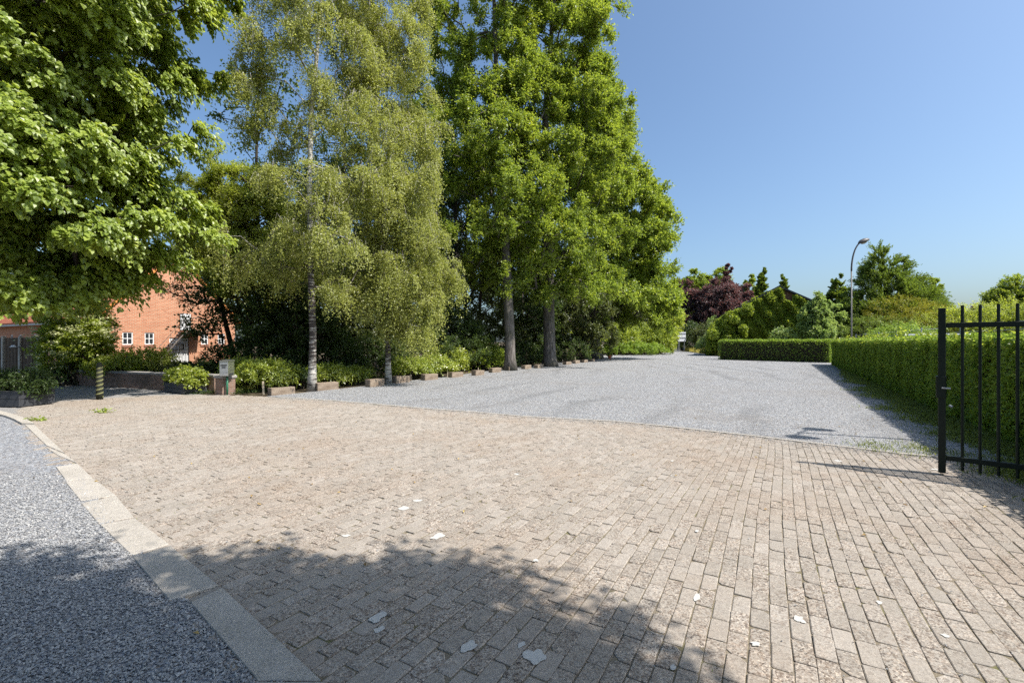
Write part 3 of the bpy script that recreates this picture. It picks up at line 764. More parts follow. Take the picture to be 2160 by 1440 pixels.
wd = nz_ * np.clip((24 - t) / 14, 0, 1) * 1.05 * (.55 + .6 * RNG.random(n))
gp = hA0[None] + hd[None] * t[:, None] + hn[None] * (o_ * wd)[:, None]
blades('grass', gp, .09, .12, MAT['grass'], 4, 'green grass and weeds growing along the foot of the right hedge')
n = 2200; cs = np.array([G(1950, 950), G(1905, 953), G(1850, 946), G(1838, 938), G(1990, 955), G(2040, 960), G(2080, 945), G(2100, 965), G(2130, 975), G(1930, 940), G(2010, 905), G(1960, 905), G(2110, 935), G(2060, 925)])
k = rng.integers(0, len(cs), n); gp = cs[k] + rng.normal(size=(n, 2)) * np.array([.16, .2])
blades('weeds', gp, .06, .14, MAT['grass'], 5, 'tufts of bright weeds sprouting in the gravel by the gate', 'weeds')
# moss and tiny weeds in paver joints near the kerb
t = rng.random(1800) * (len(stripR) - 1.001); i = t.astype(int); sr = np.array(stripR); p = sr[i] + (sr[i + 1] - sr[i]) * (t - i)[:, None]
cl = np.sin(t * 9) + np.sin(t * 23) ; p = p[cl > .3] + rng.normal(size=(int((cl > .3).sum()), 2)) * .012
cc = np.stack([rng.uniform(-5, 6, 160), rng.uniform(1.8, 7, 160)], 1); cc = cc[inside(cc, pave)]
p2 = cc[rng.integers(0, len(cc), 1500)] + rng.normal(size=(1500, 2)) * .018
blades('moss', np.concatenate([p, p2]), .016, .25, MAT['grass'], 6, 'moss and tiny weeds in the paver joints along the kerb', 'moss', 1.0)
# grass verge far away and dry grass before the mesh fence
def verge(name, px0, px1, py0, py1, n, h, mat, label, seed, w=.1):
    rr = np.random.default_rng(seed); a = rr.random((n, 2)); pts = np.array([G(px0 + (px1 - px0) * u, py0 + (py1 - py0) * v) for u, v in a])
    return pts
a = rng.random((9000, 2)); pts = []
q = [G(1446, 741), G(1520, 752), G(1530, 741), G(1452, 735)]
pts = (np.array(q[0])[None] * ((1 - a[:, :1]) * (1 - a[:, 1:])) + np.array(q[1])[None] * (a[:, :1] * (1 - a[:, 1:])) + np.array(q[2])[None] * (a[:, :1] * a[:, 1:]) + np.array(q[3])[None] * ((1 - a[:, :1]) * a[:, 1:]))
blades('dry_grass', pts, .6, .07, MAT['drygrass'], 7, 'tall dry yellow grass in front of the wire mesh fence', 'grass', .25)
# soil-covered planting bed by the blocks: low grass
n = 14000; tb = rng.random(n); pa, pb = G(500, 834), G(1262, 754)
gp = pa + (pb - pa) * (tb[:, None] ** 1.5) + np.stack([-rng.random(n) * 1.6 - .1, rng.random(n) * 1.2 + .2], 1)
blades('ground_cover', gp, .12, .2, MAT['darkleaf'], 9, 'low leafy ground cover behind the row of concrete blocks', 'ground cover', .8)

# dead leaves lying about
n = 90; dl = np.stack([rng.uniform(-6, 7, n), rng.uniform(1.8, 9, n)], 1); pos = np.concatenate([dl, np.full((n, 1), .012)], 1)
o = leaves_mesh('fallen_leaves', pos, np.concatenate([rng.normal(size=(n, 2)), np.zeros((n, 1))], 1), np.array([0, 0, 1.]) + rng.normal(size=(n, 3)) * .25, np.full(n, .04), .6, MAT['deadleaf'], None)
tag(o, 'few small dry leaves lying scattered on the paving', 'fallen leaves', kind='stuff')

# ------------------------------------------------------------------ BARN
bA = R(60.6); B = empty('brick_barn', (-23.8, 26.5, 0), bA, 'long orange brick barn with red tiled roof and white striped door in its gable', 'barn')
GW, GL, EV, AP = 7.5, 24.0, 3.05, 7.05
wins = [(0.90, .52, 1.30, 2.07), (2.02, .50, 1.31, 2.05), (5.24, .46, 1.30, 2.06), (6.33, .46, 1.30, 2.06)]
def wall_with_holes(w0, w1, z0, z1, holes):
    """quads of a wall in (u,z) with rectangular holes, by splitting at all hole edges"""
    us = sorted({w0, w1, *[h[0] for h in holes], *[h[1] for h in holes]}); zs = sorted({z0, z1, *[h[2] for h in holes], *[h[3] for h in holes]})
    out = []
    for i in range(len(us) - 1):
        for j in range(len(zs) - 1):
            cu, cz = (us[i] + us[i + 1]) / 2, (zs[j] + zs[j + 1]) / 2
            if any(h[0] < cu < h[1] and h[2] < cz < h[3] for h in holes): continue
            out.append((us[i], us[i + 1], zs[j], zs[j + 1]))
    return out
holes = [(x, x + w, a, b) for x, w, a, b in wins] + [(3.36, 4.52, 0, 1.74)]
mb = MB(); D_ = .22
for (u0, u1, z0, z1) in wall_with_holes(0, GW, 0, EV, holes): mb.add([(u0, 0, z0), (u1, 0, z0), (u1, 0, z1), (u0, 0, z1)], [(0, 1, 2, 3)])
mb.add([(0, 0, EV), (GW, 0, EV), (GW / 2, 0, AP)], [(0, 1, 2)])
for (u0, u1, z0, z1) in holes:
    for q in ([(u0, 0, z0), (u0, 0, z1), (u0, D_, z1), (u0, D_, z0)], [(u1, 0, z0), (u1, D_, z0), (u1, D_, z1), (u1, 0, z1)], [(u0, 0, z1), (u1, 0, z1), (u1, D_, z1), (u0, D_, z1)], [(u0, 0, z0), (u0, D_, z0), (u1, D_, z0), (u1, 0, z0)]): mb.add(q, [(0, 1, 2, 3)])
sw = [(7.2, 7.75, 1.3, 2.0), (9.3, 9.85, 1.3, 2.0), (10.9, 11.5, 1.3, 2.0), (13.9, 14.5, 1.3, 2.0), (15.8, 16.4, 1.3, 2.0)]
for (u0, u1, z0, z1) in wall_with_holes(0, GL, 0, EV, sw): mb.add([(0, u0, z0), (0, u0, z1), (0, u1, z1), (0, u1, z0)], [(0, 1, 2, 3)])
for (u0, u1, z0, z1) in sw:
    for q in ([(0, u0, z0), (0, u0, z1), (D_, u0, z1), (D_, u0, z0)], [(0, u1, z0), (D_, u1, z0), (D_, u1, z1), (0, u1, z1)], [(0, u0, z1), (0, u1, z1), (D_, u1, z1), (D_, u0, z1)], [(0, u0, z0), (D_, u0, z0), (D_, u1, z0), (0, u1, z0)]): mb.add(q, [(0, 1, 2, 3)])
mb.add([(GW, 0, 0), (GW, GL, 0), (GW, GL, EV), (GW, 0, EV)], [(0, 1, 2, 3)]); mb.add([(0, GL, 0), (GW, GL, 0), (GW, GL, EV), (GW / 2, GL, AP), (0, GL, EV)], [(4, 3, 2, 1, 0)])
mb.build('wall', MAT['brick'], B)
sl_ = (AP - EV) / (GW / 2); th = .12
mb = MB()
for s_ in (0, 1):
    fx = (lambda x: x) if s_ == 0 else (lambda x: GW - x)
    e = -.35; pts = []
    for y in (-.06, GL + .1):
        pts += [(fx(e), y, EV + e * sl_ + .06), (fx(GW / 2), y, AP + .06), (fx(GW / 2), y, AP + .06 + th), (fx(e), y, EV + e * sl_ + .06 + th)]
    fs = [(0, 1, 2, 3), (7, 6, 5, 4), (3, 2, 6, 7), (1, 0, 4, 5), (0, 3, 7, 4)]
    mb.add(pts, fs if s_ else [f[::-1] for f in fs])
roof = mb.build('roof', MAT['tile'], B)
mb = MB()
for s_ in (0, 1):
    nseg = 20
    for k in range(nseg):
        x0 = -.36 + (GW / 2 + .36) * k / nseg; x1 = -.36 + (GW / 2 + .36) * (k + 1) / nseg
        g = (lambda x: x) if s_ == 0 else (lambda x: GW - x)
        mb.tube([(g(x0), -.04, EV + x0 * sl_ + .17), (g(x1), -.04, EV + x1 * sl_ + .19)], [.085, .098], 8)
mb.build('verge_tiles', MAT['verge'], roof, smooth=True)
mb = MB().tube([(GW / 2, -.1, AP + .17), (GW / 2, GL + .1, AP + .17)], .13, 8); mb.build('ridge_tiles', MAT['verge'], roof, smooth=True)
def window(x0, w, z0, z1, parent, side=False):
    fr = MB(); t = .055; y0, y1 = .03, .09
    def bb(m, a, b, c_, d_, ya=y0, yb=y1):
        if side: m.box(ya, yb, a, b, c_, d_)
        else: m.box(a, b, ya, yb, c_, d_)
    bb(fr, x0, x0 + t, z0, z1); bb(fr, x0 + w - t, x0 + w, z0, z1); bb(fr, x0 + t, x0 + w - t, z1 - t, z1); bb(fr, x0 + t, x0 + w - t, z0, z0 + t)
    bb(fr, x0 + w / 2 - .02, x0 + w / 2 + .02, z0 + t, z1 - t, y0 + .01, y1 - .01)
    m = (z0 + z1) / 2; bb(fr, x0 + t, x0 + w / 2 - .02, m - .02, m + .02, y0 + .01, y1 - .01); bb(fr, x0 + w / 2 + .02, x0 + w - t, m - .02, m + .02, y0 + .01, y1 - .01)
    f = fr.build('window', MAT['white'], parent)
    p = MB(); bb(p, x0 + t, x0 + w - t, z0 + t, z1 - t, .055, .065); p.build('pane', MAT['glass'], f)
    s_ = MB(); bb(s_, x0 - .04, x0 + w + .04, z0 - .15, z0 - .02, -.045, .03); s_.build('sill', MAT['sill'], f)
    return f
for x, w, a, b in wins: window(x, w, a, b, B)
for (u0, u1, a, b) in sw: window(u0, u1 - u0, a, b, B, True)
# striped door
mb = MB(); n = 13; x0, x1 = 3.38, 4.50
for k in range(n):
    a = x0 + (x1 - x0) * k / n; mb.box(a, a + (x1 - x0) / n * .62, .04, .08, .02, 1.71)
dr = MB().box(x0, x1, .081, .12, .01, 1.73).build('door', MAT['black'], B); dr['label'] = 'barn door of narrow white boards over black'
mb.build('door_board', MAT['white'], dr)
h_ = MB(); h_.box(x0 + .1, x1 - .3, .02, .038, 1.30, 1.34); h_.box(x0 + .1, x1 - .3, .02, .038, .95, .99); h_.box(x1 - .34, x1 - .30, .018, .036, .95, 1.34); h_.build('hinge_bar', MAT['steel'], dr)
# upper door, landing and stair
ud = MB().box(3.95, 4.6, -.05, -.01, 2.25, 3.35).build('loft_door', MAT['black'], B)
mb = MB()
for k in range(7): mb.box(3.97 + k * .09, 3.97 + k * .09 + .055, -.075, -.052, 2.27, 3.33)
mb.build('door_board', MAT['white'], ud)
st = MB(); st.box(3.85, 5.1, -1.0, -.02, 2.10, 2.15)
for k in range(9): st.box(3.87 + k * .135, 3.92 + k * .135, -1.0, -.9, 2.0, 2.1)
land = st.build('stair_landing', MAT['steel'], B)
st = MB()
for yy in (-1.0, -.3): st.tube([(2.2, yy, 0.02), (3.85, yy, 2.12)], .045, 4)
for k in range(10):
    t = (k + .6) / 10.4; st.box(2.2 + 1.65 * t - .12, 2.2 + 1.65 * t + .12, -.98, -.32, 2.1 * t - .015, 2.1 * t + .015)
st.build('stair', MAT['steel'], B)
st = MB()
for x in (3.85, 5.08): st.tube([(x, -.98, 2.12), (x, -.98, 3.05)], .018, 6)
for z in (2.6, 3.05): st.tube([(3.85, -.98, z), (5.08, -.98, z)], .016, 6); st.tube([(5.08, -.98, z), (5.08, -.03, z)], .016, 6)
st.tube([(2.2, -1.0, .95), (3.85, -.98, 3.05)], .016, 6); st.tube([(2.2, -1.0, 0.05), (2.2, -1.0, .95)], .016, 6); st.tube([(3.0, -1.0, 1.0), (3.0, -1.0, 1.97)], .014, 6)
st.tube([(4.7, -.9, 2.1), (4.9, -.03, 1.7)], .03, 5)
st.build('stair_railing', MAT['steel'], B)
MB().tube([(-.12, -.12, 0.02), (-.12, -.12, 2.6), (-.25, -.05, 2.75)], .045, 8).build('drainpipe', MAT['galv'], B, smooth=True)
MB().box(-.52, -.38, -.05, GL, 2.60, 2.72).build('gutter', MAT['galv'], B)

# ------------------------------------------------------------------ low brick wall with pier
wr = empty('garden_wall', (-13, 14.4, 0), 0, 'low weathered brick garden wall with a flat stone coping, ending in a pier', 'wall')
wp = [G(137, 811), G(205, 814), G(280, 818.5), G(350, 822.5), G(400, 824.5), G(452, 827.5)]
wp = [np.array(p) for p in wp]; th = .28
def wallpoly(pts, th, z0, z1, mbx, grow=0.0):
    nr = []
    for i in range(len(pts)):
        t = pts[min(i + 1, len(pts) - 1)] - pts[max(i - 1, 0)]; t = t / np.linalg.norm(t); nr.append(np.array([-t[1], t[0]]))
    fr = [p - m * grow for p, m in zip(pts, nr)]; bk = [p + m * (th + grow) for p, m in zip(pts, nr)]
    n = len(pts); b = len(mbx.v)
    for z in (z0, z1): mbx.v += [(p[0], p[1], z) for p in fr] + [(p[0], p[1], z) for p in bk]
    F0, B0, F1, B1 = b, b + n, b + 2 * n, b + 3 * n
    for i in range(n - 1):
        mbx.f += [(F0 + i, F0 + i + 1, F1 + i + 1, F1 + i), (B0 + i + 1, B0 + i, B1 + i, B1 + i + 1), (F1 + i, F1 + i + 1, B1 + i + 1, B1 + i), (B0 + i, B0 + i + 1, F0 + i + 1, F0 + i)]
    mbx.f += [(F0, F1, B1, B0), (F0 + n - 1, B0 + n - 1, B1 + n - 1, F1 + n - 1)]
m1 = MB(); wallpoly(wp, th, -.03, .46, m1); m1.build('wall', MAT['oldbrick'], wr, world=True)
m2 = MB(); wallpoly(wp, th, .462, .52, m2, .025); m2.build('coping', MAT['cap'], wr, world=True)
pc = (G(452, 832) + G(486, 833)) / 2; pd = G(486, 833) - G(452, 832); pa_ = math.atan2(pd[1], pd[0]) - R(14)
M_ = Matrix.Translation((pc[0] - .03, pc[1] + .16, 0)) @ Matrix.Rotation(pa_, 4, 'Z')
MB().box(-.165, .175, -.17, .2, -.03, .455, .012, M_).build('pier', MAT['oldbrick'], wr, world=True)
MB().box(-.195, .205, -.2, .23, .4585, .53, .008, M_).build('pier_coping', MAT['cap'], wr, world=True)

# ------------------------------------------------------------------ planters
def planter(name, c_, rz, lx, ly, h, label, leaf, seed, plabel, lsize=.06, ncl=60, px_=.16):
    r_ = empty(name, (c_[0], c_[1], 0), rz, label, 'planter')
    m = MB(); t = .035; 
    for k in range(2):
        z0 = .02 + k * (h / 2); z1 = z0 + h / 2 - .008
        m.box(-lx / 2, lx / 2, -ly / 2, -ly / 2 + t, z0, z1, .004); m.box(-lx / 2, lx / 2, ly / 2 - t, ly / 2, z0, z1, .004)
        m.box(-lx / 2, -lx / 2 + t, -ly / 2 + t + .002, ly / 2 - t - .002, z0, z1, .004); m.box(lx / 2 - t, lx / 2, -ly / 2 + t + .002, ly / 2 - t - .002, z0, z1, .004)
    m.build('box', MAT['planter'], r_)
    m = MB(); m.box(-lx / 2 - .012, lx / 2 + .012, -ly / 2 - .012, -ly / 2 + t + .006, h + .014, h + .03, .003); m.box(-lx / 2 - .012, lx / 2 + .012, ly / 2 - t - .006, ly / 2 + .012, h + .014, h + .03, .003)
    m.box(-lx / 2 - .012, -lx / 2 + t, -ly / 2 + t + .008, ly / 2 - t - .008, h + .014, h + .03, .003); m.box(lx / 2 - t, lx / 2 + .012, -ly / 2 + t + .008, ly / 2 - t - .008, h + .014, h + .03, .003)
    m.build('rim', MAT['planter'], r_)
    MB().box(-lx / 2 + t + .002, lx / 2 - t - .002, -ly / 2 + t + .002, ly / 2 - t - .002, .02, h - .03).build('soil', MAT['soil'], r_)
    rg = np.random.default_rng(seed); lo = []
    for k in range(5):
        u = (k - 2) / 2 * lx * .4; lo.append(((c_[0] + u * math.cos(rz), c_[1] + u * math.sin(rz), h + .12), (.30, .30, .26)))
    root = shrub('planter_shrub', plabel, (c_[0], c_[1], h + .12), (lx * .5, ly * .6, .3), ncl, px_, 9, 9, lsize, leaf, seed, lobes=lo, cat='plant')
    return r_
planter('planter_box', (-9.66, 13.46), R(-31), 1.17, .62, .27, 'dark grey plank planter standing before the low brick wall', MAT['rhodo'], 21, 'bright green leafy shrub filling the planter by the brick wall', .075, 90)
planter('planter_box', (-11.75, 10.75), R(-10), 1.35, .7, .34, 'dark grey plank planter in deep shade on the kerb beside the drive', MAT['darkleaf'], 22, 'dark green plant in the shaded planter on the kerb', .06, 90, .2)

# ------------------------------------------------------------------ letterbox
lb = empty('letterbox', (-7.98, 12.75, 0), R(3), 'stainless steel letterbox on a thin green post at the end of the brick wall', 'letterbox')
MB().tube([(0, 0, -.02), (0, 0, .56)], .028, 10).build('post', MAT['greenpole'], lb, smooth=True)
m = MB(); m.box(-.115, .115, -.17, .15, .545, .93, .006); bd_ = m.build('box', MAT['inox'], lb)
m = MB(); vs = [(-.125, -.18, .9315), (.125, -.18, .9315), (.125, .16, .9315), (-.125, .16, .9315), (-.125, -.12, .975), (.125, -.12, .975), (.125, .14, .99), (-.125, .14, .99)]
m.add(vs, [(3, 2, 1, 0), (0, 1, 5, 4), (1, 2, 6, 5), (2, 3, 7, 6), (3, 0, 4, 7), (4, 5, 6, 7)]); m.build('lid', MAT['inox'], lb)
m = MB(); m.box(-.08, .08, -.176, -.172, .82, .86); m.box(-.05, .05, -.176, -.172, .76, .80); m.build('slot', MAT['black'], lb)
MB().box(-.112, .112, -.1745, -.1715, .64, .646).build('seam', MAT['black'], lb)
MB().box(.1165, .120, -.12, .10, .56, .62).build('label_plate', MAT['black'], lb)

# ------------------------------------------------------------------ twisted post
tp_ = empty('striped_post', (*G(210, 842), 0), 0, 'short dark post with a pale moss green spiral stripe standing alone on the paving', 'post')
MB().tube([(0, 0, -.02), (0, 0, .3), (0, 0, .9), (0, 0, .96)], [.075, .068, .062, .04], 14).build('post', MAT['verdigris'], tp_, smooth=True)
m = MB(); turns = 7.5; k = 150; base = 0
for sgn in (0,):
    vv = []
    for i in range(k + 1):
        t = i / k; a = t * turns * 2 * math.pi; z = .06 + t * .82; r = .0755 - .012 * t
        for dz, dr in ((-.018, -.006), (-.012, .004), (.012, .004), (.018, -.006)): vv.append((r * math.cos(a) * (1 + dr / r), r * math.sin(a) * (1 + dr / r), z + dz))
    ff = [(i * 4 + j, (i + 1) * 4 + j, (i + 1) * 4 + j + 1, i * 4 + j + 1) for i in range(k) for j in range(3)]
    m.add(vv, ff)
m.build('spiral_stripe', MAT['stripe'], tp_)

# ------------------------------------------------------------------ wooden fence at the far left
f0, f1 = np.array([-20.3 - 5.5, 18.15 + 1.0]), P(99, 803, 16.9)[:2]
fdir = (f1 - f0) / np.linalg.norm(f1 - f0); flen = np.linalg.norm(f1 - f0); fa = math.atan2(fdir[1], fdir[0])
FN = empty('board_fence', (f0[0], f0[1], 0), fa, 'tall wooden board fence with pale concrete posts across the end of the drive', 'fence')
bay = 0.95; nb = int(flen / bay)
for k in range(nb + 1):
    x = flen - .05 - k * bay - .35
    if x < 0: break
    MB().box(x - .045, x + .045, -.09, .03, -.03, 1.70, .01).build('fence_post', MAT['concpost'], FN)
m = MB(); k = 0; x = 0.0
while x < flen:
    m.box(x, x + .085, -.02 - .012 * (k % 2), .0, .16, 1.64); x += .088; k += 1
m.build('board_panel', MAT['fencewood'], FN)
m = MB(); m.box(0, flen, .003, .02, -.02, .16); m.box(0, flen, .002, .04, 1.5, 1.57); m.build('rail', MAT['concpost'], FN)
LB = empty('wall_lamp', (f1[0] - 1.35 * fdir[0], f1[1] - 1.35 * fdir[1] - .1, 1.28), fa, 'small white shaded lamp fixed high on the board fence', 'lamp')
MB().tube([(0, 0, .02), (0, -.16, .05)], .012, 6).build('bracket', MAT['white'], LB); MB().tube([(0, -.16, .08), (0, -.16, .0)], [.04, .11], 14).build('lamp_shade', MAT['white'], LB, smooth=True)

# ------------------------------------------------------------------ concrete blocks and stakes
bl = [((564, 818), (622, 833)), ((661, 806), (716, 823)), ((772, 798), (812, 816)), ((827, 792), (867, 808)), ((890, 788), (925, 802)), ((949, 784), (977, 796)), ((997, 780), (1023, 792)), ((1033, 775), (1059, 786)), ((1071, 773), (1090, 782)),
      ((1104, 770), (1121, 778.5)), ((1130, 768), (1148, 777)), ((1157, 765), (1173, 773)), ((1193, 762), (1204, 769.5)), ((1213, 760), (1222, 767)), ((1231, 758), (1239, 765)), ((1245, 756), (1255, 763))]
lbl = ['broad concrete block nearest the letterbox, in front of the bright rhododendron', 'concrete block lying right beside the foot of the left birch', 'concrete block just left of the right birch trunk, slightly tilted', 'concrete block just right of the slender right birch trunk',
       'second concrete block to the right of the right birch', 'third concrete block to the right of the right birch', 'fourth concrete block to the right of the right birch', 'pale concrete block just left of the left oak trunk', 'mossy concrete block right at the foot of the left oak',
       'first concrete block right of the left oak, standing in shade', 'shaded concrete block just left of the right oak trunk', 'small concrete block at the foot of the right oak', 'first small concrete block beyond the right oak', 'second small concrete block beyond the right oak', 'third small concrete block beyond the right oak', 'farthest small concrete block, before the thick maple trunk']
bm_ = None
for i, ((xa, ya), (xb, yb)) in enumerate(bl):
    g = G((xa + xb) / 2, yb - .5); d = g[1]; L_ = (xb - xa) / F * d; h = (yb - ya - 1.5) / F * d
    if bm_ is None:
        m = MB(); m.box(-.5, .5, -.16, .16, 0, 1, .02)
        rg = np.random.default_rng(3); o = m.build('concrete_block', MAT['block'], uv=False)
        bm_ = o
    else:
        o = bm_.copy(); COL.objects.link(o)
    o.location = (g[0] - .05, g[1] + .12, -.03); o.scale = ([.66, .68, .62, .66][i % 4], .8, min(max(h, .2), .25) + .03)
    o.rotation_euler = (R(random.uniform(-2, 2)), R(random.uniform(-2.5, 2.5)), R([50, 48, 58, 55, 50, 52, 56, 50][i] if i < 8 else random.uniform(48, 60)))
    tag(o, lbl[i], 'block', 'concrete blocks lining the gravel lot')
stk = None
for i, (px, y0, y1, lab) in enumerate([(556, 804, 831, 'pale wooden stake left of the first concrete block'), (944, 782, 796, 'thin white peg beside the third block past the right birch'), (1009, 775, 788, 'thin white peg beside the fourth block past the right birch'), (867, 790, 804, 'thin white peg just right of the block beside the right birch'), (1187, 758, 768, 'thin white peg just beyond the right oak trunk'), (1213, 753, 765, 'thin white peg beside the far small blocks')]):
    g = G(px, y1); h = (y1 - y0) / F * g[1]
    if stk is None: o = MB().box(-.5, .5, -.5, .5, -.05, 1, .08).build('stake', MAT['stakewood'], uv=False); stk = o
    else: o = stk.copy(); COL.objects.link(o)
    w = .05 if i == 0 else .03; o.scale = (w, w, h); o.location = (g[0], g[1], 0); o.rotation_euler = (R(random.uniform(-3, 3)), R(random.uniform(-3, 3)), .4); tag(o, lab, 'stake', 'stakes along the row of blocks')
fp = empty('flower_pot', (*G(1286, 757), 0), 0, 'small terracotta pot standing by the bright hedge corner', 'flower pot')
MB().tube([(0, 0, 0), (0, 0, .28), (0, 0, .30), (0, 0, .34)], [.12, .17, .195, .195], 14).build('pot', MAT['terracotta'], fp, smooth=False)
shrub('potted_plant', 'small yellow green plant growing in the terracotta pot', (fp.location.x, fp.location.y, .5), (.25, .25, .35), 14, .15, 6, 7, .09, MAT['yellowgreen'], 31, cat='plant')

# ------------------------------------------------------------------ GATE leaf
gp0 = np.array([4.865, 5.15]); gdir = np.array([.742, -.67]); gdir /= np.linalg.norm(gdir)
GT = empty('metal_gate', (gp0[0], gp0[1], 0), math.atan2(gdir[1], gdir[0]), 'open dark green metal bar gate with a lock box on its end post', 'gate')
MB().box(-.032, .032, -.032, .032, .02, 1.875, .004).build('end_post', MAT['gate'], GT)
MB().box(.034, 3.3, -.022, .022, 1.655, 1.71, .004).build('rail', MAT['gate'], GT)
MB().box(.034, 3.3, -.022, .022, .165, .22, .004).build('rail', MAT['gate'], GT)
bar = None
for k in range(23):
    x = .165 + k * .137
    if bar is None: bar = MB().tube([(0, 0, .07), (0, 0, 1.90)], .0145, 10).build('bar', MAT['gate'], GT, smooth=False); o = bar
    else: o = bar.copy(); COL.objects.link(o); o.parent = GT
    o.location = (x, 0, 0)
MB().box(3.302, 3.37, -.032, .032, .02, 1.9, .004).build('hinge_post', MAT['gate'], GT)
lk = MB().box(-.05, .036, -.045, .045, .86, 1.11, .006).build('lock_box', MAT['gate'], GT)
MB().tube([(.0, -.045, .98), (.0, -.085, .98), (.07, -.085, .98)], .008, 8).build('handle', MAT['galv'], lk)
MB().tube([(.06, 0, .78), (.085, -.02, .77)], .012, 6).build('latch_pin', MAT['galv'], lk)

# ------------------------------------------------------------------ hedges
def hedge(name, label, pts, w, h, leafm, lsize, dens, seed, topleaf=None, topsize=None, rough=.05, cat='hedge'):
    """pts: front-foot polyline; body extends to the right-hand side of travel by w"""
    rg = np.random.default_rng(seed); pts = [np.array(p, float) for p in pts]
    root = empty(name, (pts[0][0], pts[0][1], 0), 0, label, cat)
    mbx = MB(); P_, D2, N2 = [], [], []
    for i in range(len(pts) - 1):
        a, b = pts[i], pts[i + 1]; t = (b - a); L = np.linalg.norm(t); t = t / L; r_ = np.array([t[1], -t[0]])   # right side
        ins = .09
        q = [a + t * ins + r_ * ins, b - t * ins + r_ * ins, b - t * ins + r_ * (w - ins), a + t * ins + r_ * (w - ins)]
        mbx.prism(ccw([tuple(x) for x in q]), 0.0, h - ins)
        for side in ('front', 'back', 'top', 'e0', 'e1'):
            if side in ('front', 'back'): A = L * h
            elif side == 'top': A = L * w
            else: A = w * h
            n = int(A * dens * (1 if side != 'back' else .35)); u = rg.random(n); v = rg.random(n); dep = np.abs(rg.normal(size=n)) * rough - rough * .3
            bul = .035 * np.sin(u * L * 2.3 + seed) * np.sin(v * 5 + u * L) + .03 * np.sin(u * L * 5.1)
            if side == 'front': pos = a[None] + t[None] * (u * L)[:, None] + r_[None] * (dep + bul)[:, None]; z = v * h; nn = np.array([-r_[0], -r_[1], .25])
            elif side == 'back': pos = a[None] + t[None] * (u * L)[:, None] + r_[None] * (w - dep)[:, None]; z = v * h; nn = np.array([r_[0], r_[1], .25])
            elif side == 'top': pos = a[None] + t[None] * (u * L)[:, None] + r_[None] * (v * w)[:, None]; z = h - dep + bul * .6; nn = np.array([0, 0, 1.])
            elif side == 'e0': pos = a[None] + r_[None] * (u * w)[:, None] + t[None] * dep[:, None]; z = v * h; nn = np.array([-t[0], -t[1], .25])
            else: pos = b[None] + r_[None] * (u * w)[:, None] - t[None] * dep[:, None]; z = v * h; nn = np.array([t[0], t[1], .25])
            P_.append(np.concatenate([pos, z[:, None]], 1)); N2.append(np.repeat(nn[None], n, 0))
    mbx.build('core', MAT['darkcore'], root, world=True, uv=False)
    pos = np.concatenate(P_); nn = np.concatenate(N2); n = len(pos)
    d = unit(rg.normal(size=(n, 3))) + nn * .5 + np.array([0, 0, -.15]); nrm = nn * .7 + unit(rg.normal(size=(n, 3))) + np.array([0, 0, .4])
    leaves_mesh('foliage', pos, d, nrm, lsize * rg.uniform(.6, 1.3, n), .62, leafm, root, None, 'leaf', rg)
    if topleaf:
        P2 = []; NN = []
        for i in range(len(pts) - 1):
            a, b = pts[i], pts[i + 1]; t = (b - a); L = np.linalg.norm(t); t = t / L; r_ = np.array([t[1], -t[0]]); m_ = int(L * 120)
            u = rg.random(m_) * L; cl = .5 + .5 * np.sin(u * 1.9 + 1) * np.sin(u * .8); v = rg.random(m_) * w * .9 - .06
            hh = rg.random(m_) * (.05 + .26 * cl ** 2.5 * rg.random(m_)) + h - .04 - .22 * (rg.random(m_) ** 2) * (v < .1)
            P2.append(np.concatenate([a[None] + t[None] * u[:, None] + r_[None] * v[:, None], hh[:, None]], 1))
            nb_ = int(L * .35)
            for _ in range(nb_):
                uu = rg.random() * L; vv = rg.uniform(.1, w * .7); k = 40; s = np.linspace(0, 1, k)
                H = rg.uniform(.15, .42); P2.append(np.concatenate([(a + t * uu + r_ * vv)[None] + rg.normal(size=(k, 2)) * .07, (h + s * H)[:, None]], 1))
        p2 = np.concatenate(P2); k = len(p2)
        leaves_mesh('top_shoots', p2, unit(rg.normal(size=(k, 3))), np.array([0, 0, 1.]) + unit(rg.normal(size=(k, 3))) * .8, topsize * rg.uniform(.6, 1.2, k), .8, topleaf, root, None, 'leaf', rg)
    return root
hs = hA0 - hd * 5.5
hedge('long_hedge', 'long clipped hedge down the right side of the lot with leafy shoots on top', [hs, hA0 + hd * 8, hA1], 1.1, 1.56, MAT['hedge'], .065, 1900, 41, MAT['yellowgreen'], .10, .09)
hB0, hB1 = G(1527, 757.5), G(1758, 764)
hedge('cross_hedge', 'straight square clipped hedge closing the far side of the lot, before the ivy house', [hB0, hB1], 1.0, 1.58, MAT['hedge'], .10, 800, 42, rough=.2)
hedge('garden_hedge', 'small dark hedge glimpsed far away beside the white sign', [G(1404, 735.3), G(1436, 735.3)], 1.5, 2.4, MAT['darkleaf'], .14, 220, 43)
g = G(1519, 751)
MB().box(g[0] - .13, g[0] + .22, g[1] - .2, g[1] + .2, 0, 1.56, .02).build('hedge_end_post', MAT['black'], tag(empty('gate_post', (0, 0, 0)), 'dark square post standing at the left end of the square hedge', 'post'))

